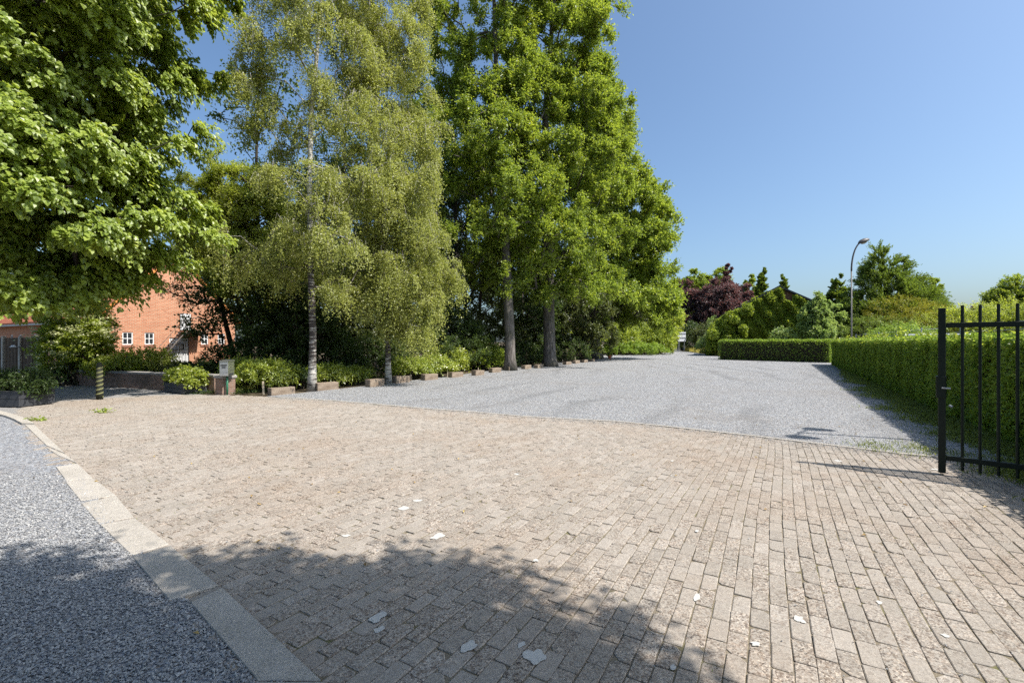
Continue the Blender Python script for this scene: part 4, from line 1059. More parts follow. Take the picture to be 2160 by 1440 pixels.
# ------------------------------------------------------------------ wire fence behind the long hedge
WF = empty('wire_fence', (hA0[0] + 1.4, hA0[1], 0), 0, 'thin wire strands on slim posts just above the long hedge', 'fence')
w0 = hA0 - hd * 4 - hn * 1.35; w1 = hA1 - hn * 1.35 + hd * 1
L = np.linalg.norm(w1 - w0)
for k in range(9):
    p = w0 + hd * (L * k / 8); MB().tube([(p[0], p[1], -.03), (p[0], p[1], 1.98)], .022, 6).build('fence_post', MAT['galv'], WF, world=True)
for z in (1.76, 1.92):
    m = MB(); m.tube([(*(w0 + hd * (L * k / 16)), z - .015 * (k % 2)) for k in range(17)], .006, 4); m.build('wire', MAT['galv'], WF, world=True)

# ------------------------------------------------------------------ ivy house
cH = P(1643, 720, 46); HH = empty('ivy_house', (cH[0], cH[1], 0), R(-24), 'small gabled house almost wholly covered in ivy, dark roof edge showing', 'house')
hw_, hl_, he, ha = 4.6, 9.0, 4.4, 6.9
m = MB(); m.add([(-hw_, 0, 0), (hw_, 0, 0), (hw_, 0, he), (0, 0, ha), (-hw_, 0, he)], [(0, 1, 2, 3, 4)]); m.add([(-hw_, hl_, 0), (hw_, hl_, 0), (hw_, hl_, he), (0, hl_, ha), (-hw_, hl_, he)], [(4, 3, 2, 1, 0)])
m.add([(-hw_, 0, 0), (-hw_, 0, he), (-hw_, hl_, he), (-hw_, hl_, 0)], [(0, 1, 2, 3)]); m.add([(hw_, 0, 0), (hw_, hl_, 0), (hw_, hl_, he), (hw_, 0, he)], [(0, 1, 2, 3)]); m.build('wall', MAT['darkbrick'], HH)
m = MB()
for s_ in (-1, 1):
    pts = []
    for y in (-.35, hl_ + .3): pts += [(s_ * (hw_ + .4), y, he - .4 * (ha - he) / hw_ + .05), (0, y, ha + .05), (0, y, ha + .22), (s_ * (hw_ + .4), y, he - .4 * (ha - he) / hw_ + .22)]
    fs = [(0, 1, 2, 3), (7, 6, 5, 4), (3, 2, 6, 7), (1, 0, 4, 5), (0, 3, 7, 4)]; m.add(pts, fs if s_ > 0 else [f[::-1] for f in fs])
m.build('roof', MAT['planter'], HH)
rg = np.random.default_rng(77); IV = empty('ivy', (cH[0], cH[1], 0), R(-24), 'thick ivy covering the gable and left slope of the house in rounded clumps', 'ivy')
n = 34000; u = rg.uniform(-hw_, hw_, n); top = he + (ha - he) * (1 - np.abs(u) / hw_); v = rg.random(n) * top
ok = ~((np.abs(u - .8) < .4) & (v > top - 1.0 + .5 * np.abs(u - .8))) ; u, v = u[ok], v[ok]; n = len(u)
bul = .25 + .18 * np.sin(u * 2.1) * np.sin(v * 2.6) + .12 * np.sin(u * 5 + v * 3); pos1 = np.stack([u, -bul - rg.random(n) * .1, v], 1); n1 = np.repeat([[0, -1., .35]], n, 0)
# rounded clumps on the left eave and slope
cl = []; 
for k in range(70):
    x = rg.uniform(-6.6, -.4); zt = he + (ha - he) * (1 - abs(max(x, -hw_)) / hw_) if x > -hw_ else he * (1 - (-x - hw_) / 3.2)
    y = rg.uniform(-.9, 3); z = zt + rg.uniform(-1.0, -.25) if x > -hw_ else rg.uniform(.8, max(zt, 1.2) + .5); cl.append((x, y, z))
for k in range(60): x = rg.uniform(-6.6, -3.2); cl.append((x, rg.uniform(-1.4, .6), rg.uniform(.3, 4.6 + (x + 3.2) * .75)))
cl = np.array(cl); k = 420; v_ = unit(rg.normal(size=(len(cl), k, 3))); r_ = rg.uniform(.32, .55, len(cl))[:, None, None] * rg.uniform(.75, 1.05, (len(cl), k, 1))
pos2 = (cl[:, None] + v_ * r_).reshape(-1, 3); n2 = v_.reshape(-1, 3)
def rotw(a): ca, sa = math.cos(R(-24)), math.sin(R(-24)); return np.stack([a[:, 0] * ca - a[:, 1] * sa, a[:, 0] * sa + a[:, 1] * ca, a[:, 2]], 1)
pos = np.concatenate([pos1, pos2]); nn = np.concatenate([n1, n2]); n = len(pos); sz = .17 * rg.uniform(.6, 1.3, n)
o = leaves_mesh('foliage', pos, unit(rg.normal(size=(n, 3))) + nn * .3 + np.array([0, 0, -.3]), nn * .9 + unit(rg.normal(size=(n, 3))) * .8 + np.array([0, 0, .3]), sz, .8, MAT['ivy'], None, None, 'leaf', rg)
o.parent = IV

# ------------------------------------------------------------------ street lamps
def lamp(loc, H, reach, ang, label, heads=(1,)):
    r_ = empty('street_lamp', loc, ang, label, 'street lamp', None)
    m = MB(); m.tube([(0, 0, -.02), (0, 0, .9), (0, 0, 1.0), (0, 0, H - 1.9)], [.085, .075, .05, .04], 12); m.build('pole', MAT['lamp'], r_, smooth=True)
    for hd_ in heads:
        m = MB(); pts = []
        for k in range(11): t = k / 10; pts.append((hd_ * reach * (1 - math.cos(t * 1.25)) / (1 - math.cos(1.25)), 0, H - 1.9 + 1.9 * math.sin(t * 1.25) / math.sin(1.25)))
        m.tube(pts, [.055 - .01 * k / 10 for k in range(11)], 10); m.build('arm', MAT['lamp'], r_, smooth=True)
        e = np.array(pts[-1]); m = MB(); dx = np.array([math.cos(.35) * hd_, 0, math.sin(.35)])
        prof = [(-.08, .06), (.0, .15), (.12, .24), (.36, .27), (.58, .20), (.72, .05)]
        rings = []
        for s_, rr in prof:
            c_ = e + dx * s_; up_ = np.array([-math.sin(.35) * hd_, 0, math.cos(.35)])
            rings.append([tuple(c_ + np.array([0, 1, 0]) * rr * .8 * math.cos(a) + up_ * rr * (.75 if math.sin(a) > 0 else .35) * math.sin(a)) for a in np.linspace(0, 2 * math.pi, 12, endpoint=False)])
        vs = [v for r in rings for v in r]; fs = [(i * 12 + j, i * 12 + (j + 1) % 12, (i + 1) * 12 + (j + 1) % 12, (i + 1) * 12 + j) for i in range(len(rings) - 1) for j in range(12)] + [tuple(range(12))[::-1], tuple(range(60, 72))]
        m.add(vs, fs); hdo = m.build('lamp_head', MAT['lamp'], r_, smooth=True)
        m = MB(); up_ = np.array([-math.sin(.35) * hd_, 0, math.cos(.35)]); rings = []
        for s_, rr in [(.08, .06), (.14, .13), (.32, .165), (.46, .12), (.52, .05)]:
            c_ = e + dx * s_ - up_ * .03; rings.append([tuple(c_ + np.array([0, 1, 0]) * rr * .75 * math.cos(a) + up_ * (-abs(math.sin(a)) if math.sin(a) < 0 else .1 * math.sin(a)) * rr * .85) for a in np.linspace(0, 2 * math.pi, 12, endpoint=False)])
        vs = [v for r in rings for v in r]; fs = [(i * 12 + j, i * 12 + (j + 1) % 12, (i + 1) * 12 + (j + 1) % 12, (i + 1) * 12 + j) for i in range(4) for j in range(12)] + [tuple(range(12))[::-1], tuple(range(48, 60))]
        m.add(vs, fs); m.build('lamp_cover', MAT['lens'], hdo, smooth=True)
    return r_
lp = P(1796, 720, 31); lamp((lp[0], lp[1], 0), 8.2, .55, 0, 'tall grey street lamp with curved arm rising behind the hedges')
DL = empty('drive_lamp', (8.26, 6.03, 0), R(43), 'double lamp with two hanging lanterns whose shadow lies on the gravel by the gate', 'lamp')
MB().tube([(0, 0, -.02), (0, 0, 1.0), (0, 0, 5.15)], [.055, .04, .03], 10).build('pole', MAT['lamp'], DL, smooth=True)
MB().tube([(-.46, 0, 5.22), (-.2, 0, 5.12), (0, 0, 5.17), (.2, 0, 5.12), (.46, 0, 5.22)], .02, 8).build('arm', MAT['lamp'], DL, smooth=True)
for x in (-.46, .46): MB().tube([(x, 0, 5.24), (x, 0, 5.16), (x, 0, 5.05), (x, 0, 4.8), (x, 0, 4.66)], [.02, .06, .17, .12, .05], 12).build('lantern', MAT['lamp'], DL, smooth=True)

# ------------------------------------------------------------------ mesh fence, sign, far things
MF = empty('mesh_fence', (*G(1456, 738), 0), 0, 'galvanised chain link fence behind the dry grass, far across the lot', 'fence')
a, b = np.array(G(1419, 737.5)), np.array(G(1530, 743)); t = (b - a); L = np.linalg.norm(t); t /= L
a0_ = np.array(G(1419, 737.5)); 
for k in range(9):
    p = a + t * L * k / 8; MB().tube([(p[0], p[1], -.03), (p[0], p[1], 1.9)], .045, 6).build('fence_post', MAT['galv'], MF, world=True)
m = MB(); st_ = .22
for k in range(int(L / st_)):
    for s_ in (-1, 1):
        p = a + t * k * st_; q = p + t * 1.8 * s_
        if 0 <= (q - a) @ t <= L: m.tube([(p[0], p[1], .02), (q[0], q[1], 1.84)], .007, 3, cap=False)
m.build('wire_mesh', MAT['galv'], MF, world=True)
m = MB(); m.tube([(*a, 1.86), (*b, 1.86)], .025, 5); m.build('top_rail', MAT['galv'], MF, world=True)
sg = P(1438, 712, 66); SG = empty('sign_board', (sg[0], sg[1], 0), R(8), 'white sign board seen from behind on two posts by the far road', 'sign')
MB().box(-.62, .62, -.03, .0, 1.5, 2.85, .01).build('panel', MAT['signback'], SG)
m = MB(); m.box(-.62, .62, -.075, -.032, 2.0, 2.06); m.box(-.62, .62, -.075, -.032, 2.6, 2.66); m.build('batten', MAT['black'], SG)
for x in (-.42, .42): MB().box(x - .04, x + .04, .003, .08, -.03, 2.7).build('post', MAT['galv'], SG)

# parked car beyond the hedge (its roof shows over the leaves)
CR = empty('parked_car', (14.6, 15.0, 0), R(28), 'dark purple car with pale roof parked behind the long hedge', 'car')
def loft(rings, mbx):
    n = len(rings[0]); b = len(mbx.v)
    for r in rings: mbx.v += [tuple(map(float, v)) for v in r]
    for i in range(len(rings) - 1):
        for j in range(n): mbx.f.append((b + i * n + j, b + i * n + (j + 1) % n, b + (i + 1) * n + (j + 1) % n, b + (i + 1) * n + j))
    mbx.f.append(tuple(b + j for j in range(n))[::-1]); mbx.f.append(tuple(b + (len(rings) - 1) * n + j for j in range(n)))
def sec(x, hw, z0, z1): return [(x, -hw, z0 + .1), (x, -hw * .93, z0), (x, hw * .93, z0), (x, hw, z0 + .1), (x, hw * 1.0, (z0 + z1) / 2), (x, hw * .9, z1 - .03), (x, hw * .7, z1), (x, -hw * .7, z1), (x, -hw * .9, z1 - .03), (x, -hw, (z0 + z1) / 2)]
m = MB(); loft([sec(-2.15, .7, .35, .85), sec(-2.0, .84, .25, .98), sec(-.9, .88, .22, 1.02), sec(.8, .88, .22, 1.02), sec(1.9, .84, .25, .88), sec(2.15, .7, .35, .7)], m); body = m.build('body', MAT['carpaint'], CR)
m = MB(); loft([sec(-1.85, .7, 1.0, 1.05), sec(-1.5, .7, 1.0, 1.5), sec(.3, .7, 1.0, 1.56), sec(1.15, .7, 1.0, 1.05)], m); m.build('window', MAT['glass'], CR)
m = MB(); m.box(-1.6, .45, -.66, .66, 1.575, 1.74, .03); m.build('roof', MAT['whitepaint'], CR)
for x in (-1.35, 1.35):
    for y in (-.82, .82):
        w_ = MB().tube([(x, y - .1, .32), (x, y + .1, .32)], .32, 20).build('wheel', MAT['tyre'], CR); MB().tube([(x, y - .105, .32), (x, y + .105, .32)], .19, 12).build('rim', MAT['galv'], w_)
for y in (-.6, .6): MB().box(2.02, 2.17, y - .15, y + .15, .62, .74, .02).build('headlight', MAT['lens'], CR)

# ------------------------------------------------------------------ TREES
def trunk_pts(px0, py0, d, pts):
    g = G(px0, py0); d = g[1]; out_ = [(g[0], g[1], -.05)]
    for (px, py) in pts: out_.append(tuple(P(px, py, d)))
    return out_, d
def LB_(px, py, d, rx, ry, rz): return (tuple(P(px, py, d)), (rx, ry, rz))

# big linden on the left
def lin_clear(p):
    px = 1080 + F * p[0] / max(p[1], .5)
    # opening cut into the crown so that sun reaches the blossoming shrub
    k = p[2] / math.tan(R(SUN_EL)); sx, sy = p[0] - .924 * k, p[1] + .383 * k
    k2 = (p[2] - 1.8) * .74; tx_, ty_ = p[0] - .924 * k2, p[1] + .383 * k2
    if -16.0 < tx_ < -12.8 and 14.4 < ty_ < 17.4: return False
    if p[1] < 4.5: return False
    return True
tree('linden_tree', 'huge broad leaved linden whose crown fills the upper left of the view', 'tree',
     [(-14.6, 11.2, -.05), (-14.5, 11.2, 2.5), (-14.2, 11.2, 6), (-13.9, 11.3, 11)],
     [((-12.7, 11.4, 7.6), (3.5, 3.9, 3.2)), ((-13.6, 11.4, 11.0), (4.9, 4.2, 3.4)), ((-11.9, 11.6, 5.0), (3.4, 2.6, 1.5)), ((-12.3, 12.6, 10.4), (3.4, 3.0, 2.6)), ((-13.2, 9.6, 5.4), (3.2, 2.3, 2.3)), ((-10.9, 11.6, 4.7), (2.6, 2.0, 1.0)), ((-12.9, 10.7, 3.2), (2.8, 1.5, .9)), ((-11.7, 10.5, 2.9), (1.7, 1.1, .55)), ((-9.9, 11.6, 3.9), (1.5, 1.1, .5)), ((-9.6, 11.8, 5.2), (1.3, 1.3, 1.0)), ((-12.6, 9.6, 3.0), (1.4, .9, .6)), ((-12.2, 10.8, 2.6), (1.8, 1.0, .4)), ((-14.2, 12.5, 3.4), (2.0, 1.5, .9)), ((-10.6, 12.2, 3.6), (1.4, 1.0, .5)), ((-11.9, 13.2, 12.9), (3.2, 3.0, 2.2))],
     0, .62, 18, 18, .112, MAT['linden'], MAT['darkbark'], .34, 'linden', asp=.92, seed=12, shape='broad', flat=.5, arch=.1, boughs=(178, .95, 1.05, 10, .42, .7), clear=lin_clear)

# birches
tp, d = trunk_pts(658, 823, 14, [(660, 700), (655, 560), (653, 400), (656, 250), (668, 120), (680, -20), (690, -160)])
tree('birch_tree', 'tall silver birch with hanging branches, nearest the low brick wall', 'tree', tp,
     [LB_(660, 90, d, 1.6, 1.6, 2.0), LB_(560, 210, d, 1.0, 1.1, 1.2), LB_(545, 100, d, .7, .9, 1.2), LB_(605, 320, d, 1.0, 1.1, 1.0), LB_(600, 520, d + .4, 1.6, 1.4, 1.1), LB_(700, 540, d - .3, 1.8, 1.5, 1.2), LB_(740, 300, d, 1.3, 1.3, 1.8), LB_(680, -120, d, 1.9, 1.9, 2.2), LB_(550, 530, d, .9, 1.1, .8), LB_(740, 90, d + .5, 1.2, 1.3, 1.8), LB_(680, 420, d, 1.3, 1.4, 1.0)],
     0, .46, 11, 26, .058, MAT['birch'], MAT['birchbark'], .115, 'weep', asp=.75, seed=21, expo=.5, arch=.12, boughs=(82, .65, .55, 6, .8, .5))
tp, d = trunk_pts(819, 809, 16, [(818, 700), (812, 600), (806, 450), (797, 330), (790, 200), (782, 60), (776, -80)])
tree('birch_tree', 'slender silver birch with hanging branches, between two concrete blocks', 'tree', tp,
     [LB_(820, 180, d, 1.4, 1.5, 2.4), LB_(860, 340, d, 1.3, 1.4, 1.8), LB_(800, 420, d, 1.6, 1.6, 1.6), LB_(890, 540, d, 1.3, 1.3, 1.3), LB_(850, 610, d - .3, 1.6, 1.4, 1.2), LB_(915, 610, d, .7, 1.0, 1.0), LB_(800, 0, d, 1.3, 1.6, 2.4), LB_(840, 70, d, .7, 1.0, 1.6), LB_(770, 560, d, 1.3, 1.3, 1.1), LB_(895, 270, d, .5, .7, .7), LB_(870, 680, d - .2, 1.2, 1.0, .6)],
     0, .50, 12, 28, .062, MAT['birch'], MAT['birchbark'], .1, 'weep', asp=.75, seed=22, expo=.5, arch=.12, boughs=(92, .65, .6, 7, .85, .5))

# oaks
tp, d = trunk_pts(1076, 781, 24, [(1075, 700), (1070, 600), (1066, 500), (1058, 380), (1050, 250), (1045, 100), (1040, -60)])
tree('oak_tree', 'tall oak with straight grey trunk, left of the two great oaks', 'tree', tp,
     [LB_(1010, 80, d, 3.0, 2.8, 3.0), LB_(985, 230, d, 2.7, 2.4, 2.4), LB_(1090, 30, d, 2.8, 2.6, 2.6), LB_(1050, 350, d, 3.0, 2.6, 2.2), LB_(960, 380, d, 2.4, 2.3, 2.2), LB_(1080, 200, d, 2.2, 2.2, 2.6), LB_(1000, 500, d, 2.5, 2.4, 1.8), LB_(1120, 430, d - 1, 2.0, 1.9, 1.7), LB_(1030, -90, d, 3.0, 2.8, 2.4)],
     0, .62, 17, 17, .14, MAT['oak'], MAT['bark'], .29, 'oak', asp=.62, seed=31, boughs=(58, 1.35, 1.4, 10, .7, .6), group=None, expo=.5)
tp, d = trunk_pts(1160, 772.5, 27, [(1158, 680), (1157, 600), (1160, 500), (1155, 400), (1150, 250), (1160, 120), (1170, -30)])
tree('oak_tree', 'tall spreading oak with the thickest straight trunk, right of the other oak', 'tree', tp,
     [LB_(1190, 60, d, 2.3, 2.6, 3.2), LB_(1170, 220, d, 3.4, 3.0, 2.8), LB_(1235, 235, d, 1.3, 2.2, 1.6), LB_(1232, 70, d, .9, 1.6, 1.2), LB_(1190, 370, d, 3.6, 3.2, 2.5), LB_(1260, 360, d, 2.4, 2.6, 2.6), LB_(1200, 500, d - 1, 3.0, 2.8, 2.0), LB_(1170, -80, d, 2.8, 2.8, 2.8), LB_(1120, 560, d - 2, 2.0, 1.8, 1.6), LB_(1240, 600, d, 2.3, 2.2, 1.5)],
     0, .68, 17, 17, .15, MAT['oak'], MAT['bark'], .38, 'oak', asp=.62, seed=32, boughs=(74, 1.5, 1.55, 11, .7, .6), expo=.5)
tp, d = trunk_pts(1260, 757, 40, [(1254, 700), (1250, 640), (1262, 560), (1280, 480), (1290, 380), (1295, 260)])
tree('oak_tree', 'wide oak with a leaning short trunk, its crown reaching lowest beside the sky', 'tree', tp,
     [LB_(1270, 330, d, 2.6, 3.0, 3.0), LB_(1285, 420, d, 3.8, 3.4, 3.0), LB_(1330, 520, d, 3.0, 3.2, 3.0), LB_(1290, 560, d, 3.8, 3.4, 2.4), LB_(1360, 590, d, 2.2, 2.6, 2.4), LB_(1345, 450, d, 1.8, 2.4, 2.2), LB_(1270, 240, d, 1.6, 2.2, 2.4), LB_(1310, 640, d - 1, 3.0, 2.8, 1.4), LB_(1375, 500, d, 1.2, 1.8, 1.6), LB_(1380, 640, d, 1.3, 1.6, 1.5)],
     0, .85, 16, 16, .205, MAT['oak'], MAT['bark'], .42, 'oak', asp=.65, seed=33, boughs=(74, 1.7, 1.75, 11, .7, .6), expo=.5)

# small leaning tree before the barn
g = G(492, 776)
tree('small_tree', 'small leaning dark tree with open crown in front of the barn gable', 'tree', [(*P(494, 745, 20)[:2], -.05), tuple(P(492, 745, 20)), tuple(P(478, 690, 20)), tuple(P(466, 640, 20)), tuple(P(450, 570, 20)), tuple(P(440, 500, 20))],
     [LB_(430, 600, 20, 1.9, 1.6, .9), LB_(390, 625, 19.6, .9, .9, .4), LB_(470, 560, 20, 1.8, 1.6, 1.3), LB_(480, 640, 20.4, 1.0, 1.0, .6), LB_(420, 520, 20.5, 2.0, 1.6, 1.2)],
     110, .5, 8, 9, .095, MAT['brownleaf'], MAT['darkbark'], .13, 'oak', asp=.55, seed=41, mind=.45, shell=.4)
tree('garden_tree', 'olive green bushy tree between the linden and the left birch', 'tree', [(*P(525, 720, 18.5)[:2], -.05), tuple(P(525, 650, 18.5)), tuple(P(522, 500, 18.5)), tuple(P(520, 390, 18.5))],
     [LB_(520, 480, 18.5, 1.7, 1.4, 1.5), LB_(475, 430, 18.5, 1.2, 1.2, 1.1), LB_(545, 420, 18.5, 1.1, 1.2, 1.0), LB_(560, 570, 18, 1.6, 1.3, 1.3), LB_(450, 500, 18.2, 1.0, 1.0, .9), LB_(510, 380, 18.5, .5, .6, .6), LB_(478, 362, 18.5, .35, .4, .4), LB_(480, 560, 18.3, 1.3, 1.1, .9)],
     0, .42, 14, 14, .085, MAT['olive'], MAT['darkbark'], .15, 'oak', seed=42, boughs=(80, .6, .62, 7, .6, .6))

# wood behind: individual darker trees
wood_l = [(1290, 58, 640, 590, 4.5), (1345, 70, 660, 610, 4.5), (1215, 56, 650, 600, 3.6), (150, 52, 650, 600, 4.5), (30, 50, 640, 560, 5.0), (400, 44, 640, 560, 4.5), (560, 21, 640, 470, 2.6), (640, 24, 560, 400, 3.0), (730, 27, 560, 380, 3.4), (700, 20, 690, 600, 2.0), (830, 29, 540, 420, 3.4), (780, 22, 680, 600, 2.2), (920, 33, 520, 330, 4.0), (900, 24, 690, 590, 2.2), (980, 35, 560, 430, 3.6),
          (1010, 29, 680, 570, 2.6), (1100, 40, 600, 520, 3.6), (1180, 44, 640, 520, 3.6), (1230, 34, 690, 620, 2.0), (620, 17.5, 700, 640, 1.5), (1110, 33, 690, 640, 2.4)]
pl = ['far beyond, low behind the leaning oak', 'far beyond the sunny bushes at the bend', 'far beyond, between the right oak and the leaning oak', 'behind the left part of the barn', 'far behind the board fence', 'behind the right end of the barn', 'between the garden tree and left birch', 'right behind the left birch', 'between and beyond the two birches', 'low down between the two birches', 'beyond the right birch', 'low behind the left of the right birch', 'between the birches and oaks, the tallest of the dark ones', 'low behind the right side of the right birch', 'far behind the left oak, to its left',
      'low just left of the left oak trunk', 'far behind, seen between the two oak trunks', 'far behind the right oak', 'low behind, right of the right oak trunk', 'just behind the left birch trunk', 'low between the two oak trunks']
for i, (px, d, pyc, pyt, r) in enumerate(wood_l):
    b0 = P(px, 720, d); zt = P(px, pyt, d)[2]; zc = P(px, pyc, d)[2]; x, y = b0[0], b0[1]
    zc = max(zc, 2.0); zt = max(zt, zc + .6)
    nc = int(70 + r * 16)
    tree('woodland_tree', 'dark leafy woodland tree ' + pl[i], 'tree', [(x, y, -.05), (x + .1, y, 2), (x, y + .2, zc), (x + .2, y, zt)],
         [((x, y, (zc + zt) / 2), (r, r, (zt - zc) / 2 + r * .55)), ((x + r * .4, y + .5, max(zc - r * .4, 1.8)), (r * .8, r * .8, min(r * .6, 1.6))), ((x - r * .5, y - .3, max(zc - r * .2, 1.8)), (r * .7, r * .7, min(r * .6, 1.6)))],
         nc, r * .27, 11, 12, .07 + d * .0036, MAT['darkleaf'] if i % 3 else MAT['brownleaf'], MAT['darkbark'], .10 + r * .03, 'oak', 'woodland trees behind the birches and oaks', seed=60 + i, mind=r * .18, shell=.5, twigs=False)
# slim bare trunks in the gloom
k = 0
for (px, d, r) in [(1100, 36, .12), (1125, 34, .16), (1135, 38, .1), (730, 22, .08), (545, 20, .07), (965, 27, .1)]:
    b0 = P(px, 720, d); lab = ['slim dark trunk just right of the left oak', 'dark trunk standing midway between the two oaks', 'slim dark trunk just left of the right oak', 'slim dark trunk between the birches', 'slim dark trunk left of the left birch', 'slim dark trunk left of the left oak'][k]
    tree('slim_tree', lab, 'tree', [(b0[0], d, -.05), (b0[0] + .1, d, 4), (b0[0] - .1, d, 9), (b0[0], d, 13)], [((b0[0], d, 11.5), (1.6, 1.6, 2.2))], 22, .7, 8, 9, .17, MAT['darkleaf'], MAT['darkbark'], r, 'oak', 'slim trunks in the shade of the wood', seed=90 + k, twigs=False); k += 1

# shrubs under the trees
def sh(px, py, d, rx, rz, leaf, label, seed, ncl=60, cr=.3, ls=.09, name='bush', ry=None, asp=.45, cat='shrub', grp=None, nsp=8, nl=8, **kw):
    c_ = P(px, py, d); return shrub(name, label, (c_[0], c_[1], max(c_[2], rz * .5)), (rx, ry or rx * .8, rz), ncl, cr, nsp, nl, ls, leaf, seed, grp, cat=cat, asp=asp, **kw)
sh(560, 796, 14.1, .95, .42, MAT['rhodo'], 'bright yellow green rhododendron behind the first block, right of the letterbox', 101, 110, .22, .12, 'rhododendron', asp=.3)
sh(515, 795, 14.8, .6, .5, MAT['rhodo'], 'taller darker rhododendron just right of the letterbox', 102, 70, .24, .12, 'rhododendron', asp=.3)
sh(690, 797, 15.6, .9, .32, MAT['rhodo'], 'bright rhododendron behind the second block', 103, 90, .24, .11, 'rhododendron', asp=.33)
sh(745, 800, 16.3, .7, .3, MAT['rhodo'], 'rhododendron midway between the two birch trunks', 104, 70, .24, .11, 'rhododendron', asp=.33)
sh(865, 783, 18.5, .9, .4, MAT['yellowgreen'], 'bright yellow green bush just right of the right birch trunk', 105, 80, .28, .1, 'bush')
sh(915, 778, 19.5, .9, .4, MAT['rhodo'], 'bright bush behind the second block past the right birch', 106, 80, .28, .11)
sh(628, 800, 14.7, .5, .3, MAT['darkleaf'], 'low dark bush at the left of the left birch foot', 107, 40, .2, .08)
i = 0
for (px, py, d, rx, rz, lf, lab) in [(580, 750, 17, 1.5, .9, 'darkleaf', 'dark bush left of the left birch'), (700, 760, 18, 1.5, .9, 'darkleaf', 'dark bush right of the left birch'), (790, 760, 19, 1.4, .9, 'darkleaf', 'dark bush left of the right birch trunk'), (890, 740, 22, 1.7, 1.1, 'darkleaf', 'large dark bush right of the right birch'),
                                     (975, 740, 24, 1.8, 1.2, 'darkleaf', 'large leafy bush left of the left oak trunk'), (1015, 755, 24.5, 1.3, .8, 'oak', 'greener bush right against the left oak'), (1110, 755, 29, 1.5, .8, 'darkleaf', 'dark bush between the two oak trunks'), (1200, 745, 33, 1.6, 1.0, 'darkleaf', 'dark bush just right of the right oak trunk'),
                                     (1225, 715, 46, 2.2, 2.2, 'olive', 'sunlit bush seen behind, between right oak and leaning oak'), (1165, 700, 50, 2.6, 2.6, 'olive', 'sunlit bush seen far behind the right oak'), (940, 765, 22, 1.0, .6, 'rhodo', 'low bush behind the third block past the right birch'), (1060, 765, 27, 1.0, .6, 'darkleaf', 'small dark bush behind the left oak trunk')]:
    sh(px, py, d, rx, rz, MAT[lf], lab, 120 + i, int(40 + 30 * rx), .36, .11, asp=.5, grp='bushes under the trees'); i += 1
# sunlit yellow-green masses at the bend
sh(1300, 722, 52, 2.6, 1.9, MAT['yellowgreen'], 'bright yellow green bush right of the leaning oak trunk', 141, 120, .6, .22, 'bush', asp=.6)
sh(1355, 722, 55, 3.0, 2.2, MAT['yellowgreen'], 'tall bright bush in the middle of the sunny mass at the bend', 142, 140, .6, .22, 'bush', asp=.6)
sh(1388, 728, 54, 1.9, 1.7, MAT['yellowgreen'], 'bright rounded bush at the very edge of the road bend', 143, 110, .5, .2, 'bush', asp=.6)
sh(1330, 738, 51.5, 4.2, .8, MAT['hedge'], 'low green hedge like bush at the foot of the sunny mass', 144, 170, .4, .16, 'bush', asp=.6)
tree('rounded_tree', 'rounded pale green tree just beyond the road bend', 'tree', [(*P(1408, 720, 68)[:2], -.05), tuple(P(1408, 690, 68)), tuple(P(1405, 650, 68)), tuple(P(1402, 630, 68))],
     [LB_(1390, 672, 68, 3.2, 3.0, 2.6), LB_(1412, 690, 68, 1.6, 2.2, 1.8), LB_(1370, 640, 68, 2.2, 2.2, 2.2), LB_(1408, 704, 66, 1.6, 1.6, 1.4)], 170, .8, 11, 11, .24, MAT['olive'], MAT['darkbark'], .25, 'oak', seed=151, mind=.5)
# copper beeches and trees on the skyline
def bgtree(px, d, pyt, pyb, rpx, leaf, label, seed, cat='tree', name='background_tree', style='oak', n=150, ls=None, grp=None, flat=1.0):
    x = P(px, 720, d)[0]; zt = P(px, pyt, d)[2]; zb = max(P(px, pyb, d)[2], .8); r = rpx / F * d; h = zt - zb
    lob = [((x + r * .12 * math.sin(q * 5 + seed), d, zb + h * (.06 + .88 * q)), (r * (1.05 - .9 * q), r * (1.0 - .85 * q), h * .13)) for q in (0, .17, .34, .5, .66, .8, .93)]
    return tree(name, label, cat, [(x, d, -.05), (x, d, zb), (x + .2, d, zb + h * .5), (x, d, zt - .2 * h)],
                lob if style == 'conifer' else [((x, d, zb + h * .45), (r, r * .85, h * .42)), ((x + r * .15, d, zb + h * .75), (r * .62, r * .6, h * .24)), ((x - r * .3, d, zb + h * .62), (r * .6, r * .55, h * .24)), ((x - r * .1, d - .5, zb + h * .2), (r * .8, r * .7, h * .24))],
                n * 2 if style == 'conifer' else n, r * (.32 if style == 'conifer' else .26), 14, 14, ls or d * .0038, leaf, MAT['darkbark'], .08 + h * .014, style, grp, seed=seed, mind=r * (.09 if style == 'conifer' else .13), shell=.5, twigs=False, flat=flat)
bgtree(1440, 78, 590, 722, 36, MAT['purple'], 'copper beech with purple leaves behind the white sign', 161, n=160)
bgtree(1515, 76, 585, 722, 48, MAT['purple'], 'widest copper beech, dark purple, in the middle of the skyline group', 162, n=230)
bgtree(1562, 84, 592, 722, 34, MAT['purple'], 'copper beech with purple leaves just left of the ivy house', 163, n=150)
bgtree(1470, 98, 568, 690, 34, MAT['oak'], 'green tree rising behind the copper beeches, left one', 164, n=140)
bgtree(1512, 100, 566, 690, 36, MAT['oak'], 'green tree rising behind the copper beeches, middle one', 165, n=140)
bgtree(1580, 96, 580, 700, 20, MAT['oak'], 'green tree rising behind the copper beeches, right one', 166, n=90)
bgtree(1535, 92, 548, 640, 9, MAT['purple'], 'thin purple tipped tree rising highest above the copper beeches', 167, n=30)
sh(1455, 712, 70, 2.5, 2.2, MAT['darkleaf'], 'dark shrub right of the white sign', 168, 90, .6, .26)
sh(1495, 712, 66, 2.2, 2.0, MAT['brownleaf'], 'dark shrub behind the middle of the mesh fence', 169, 90, .6, .24)
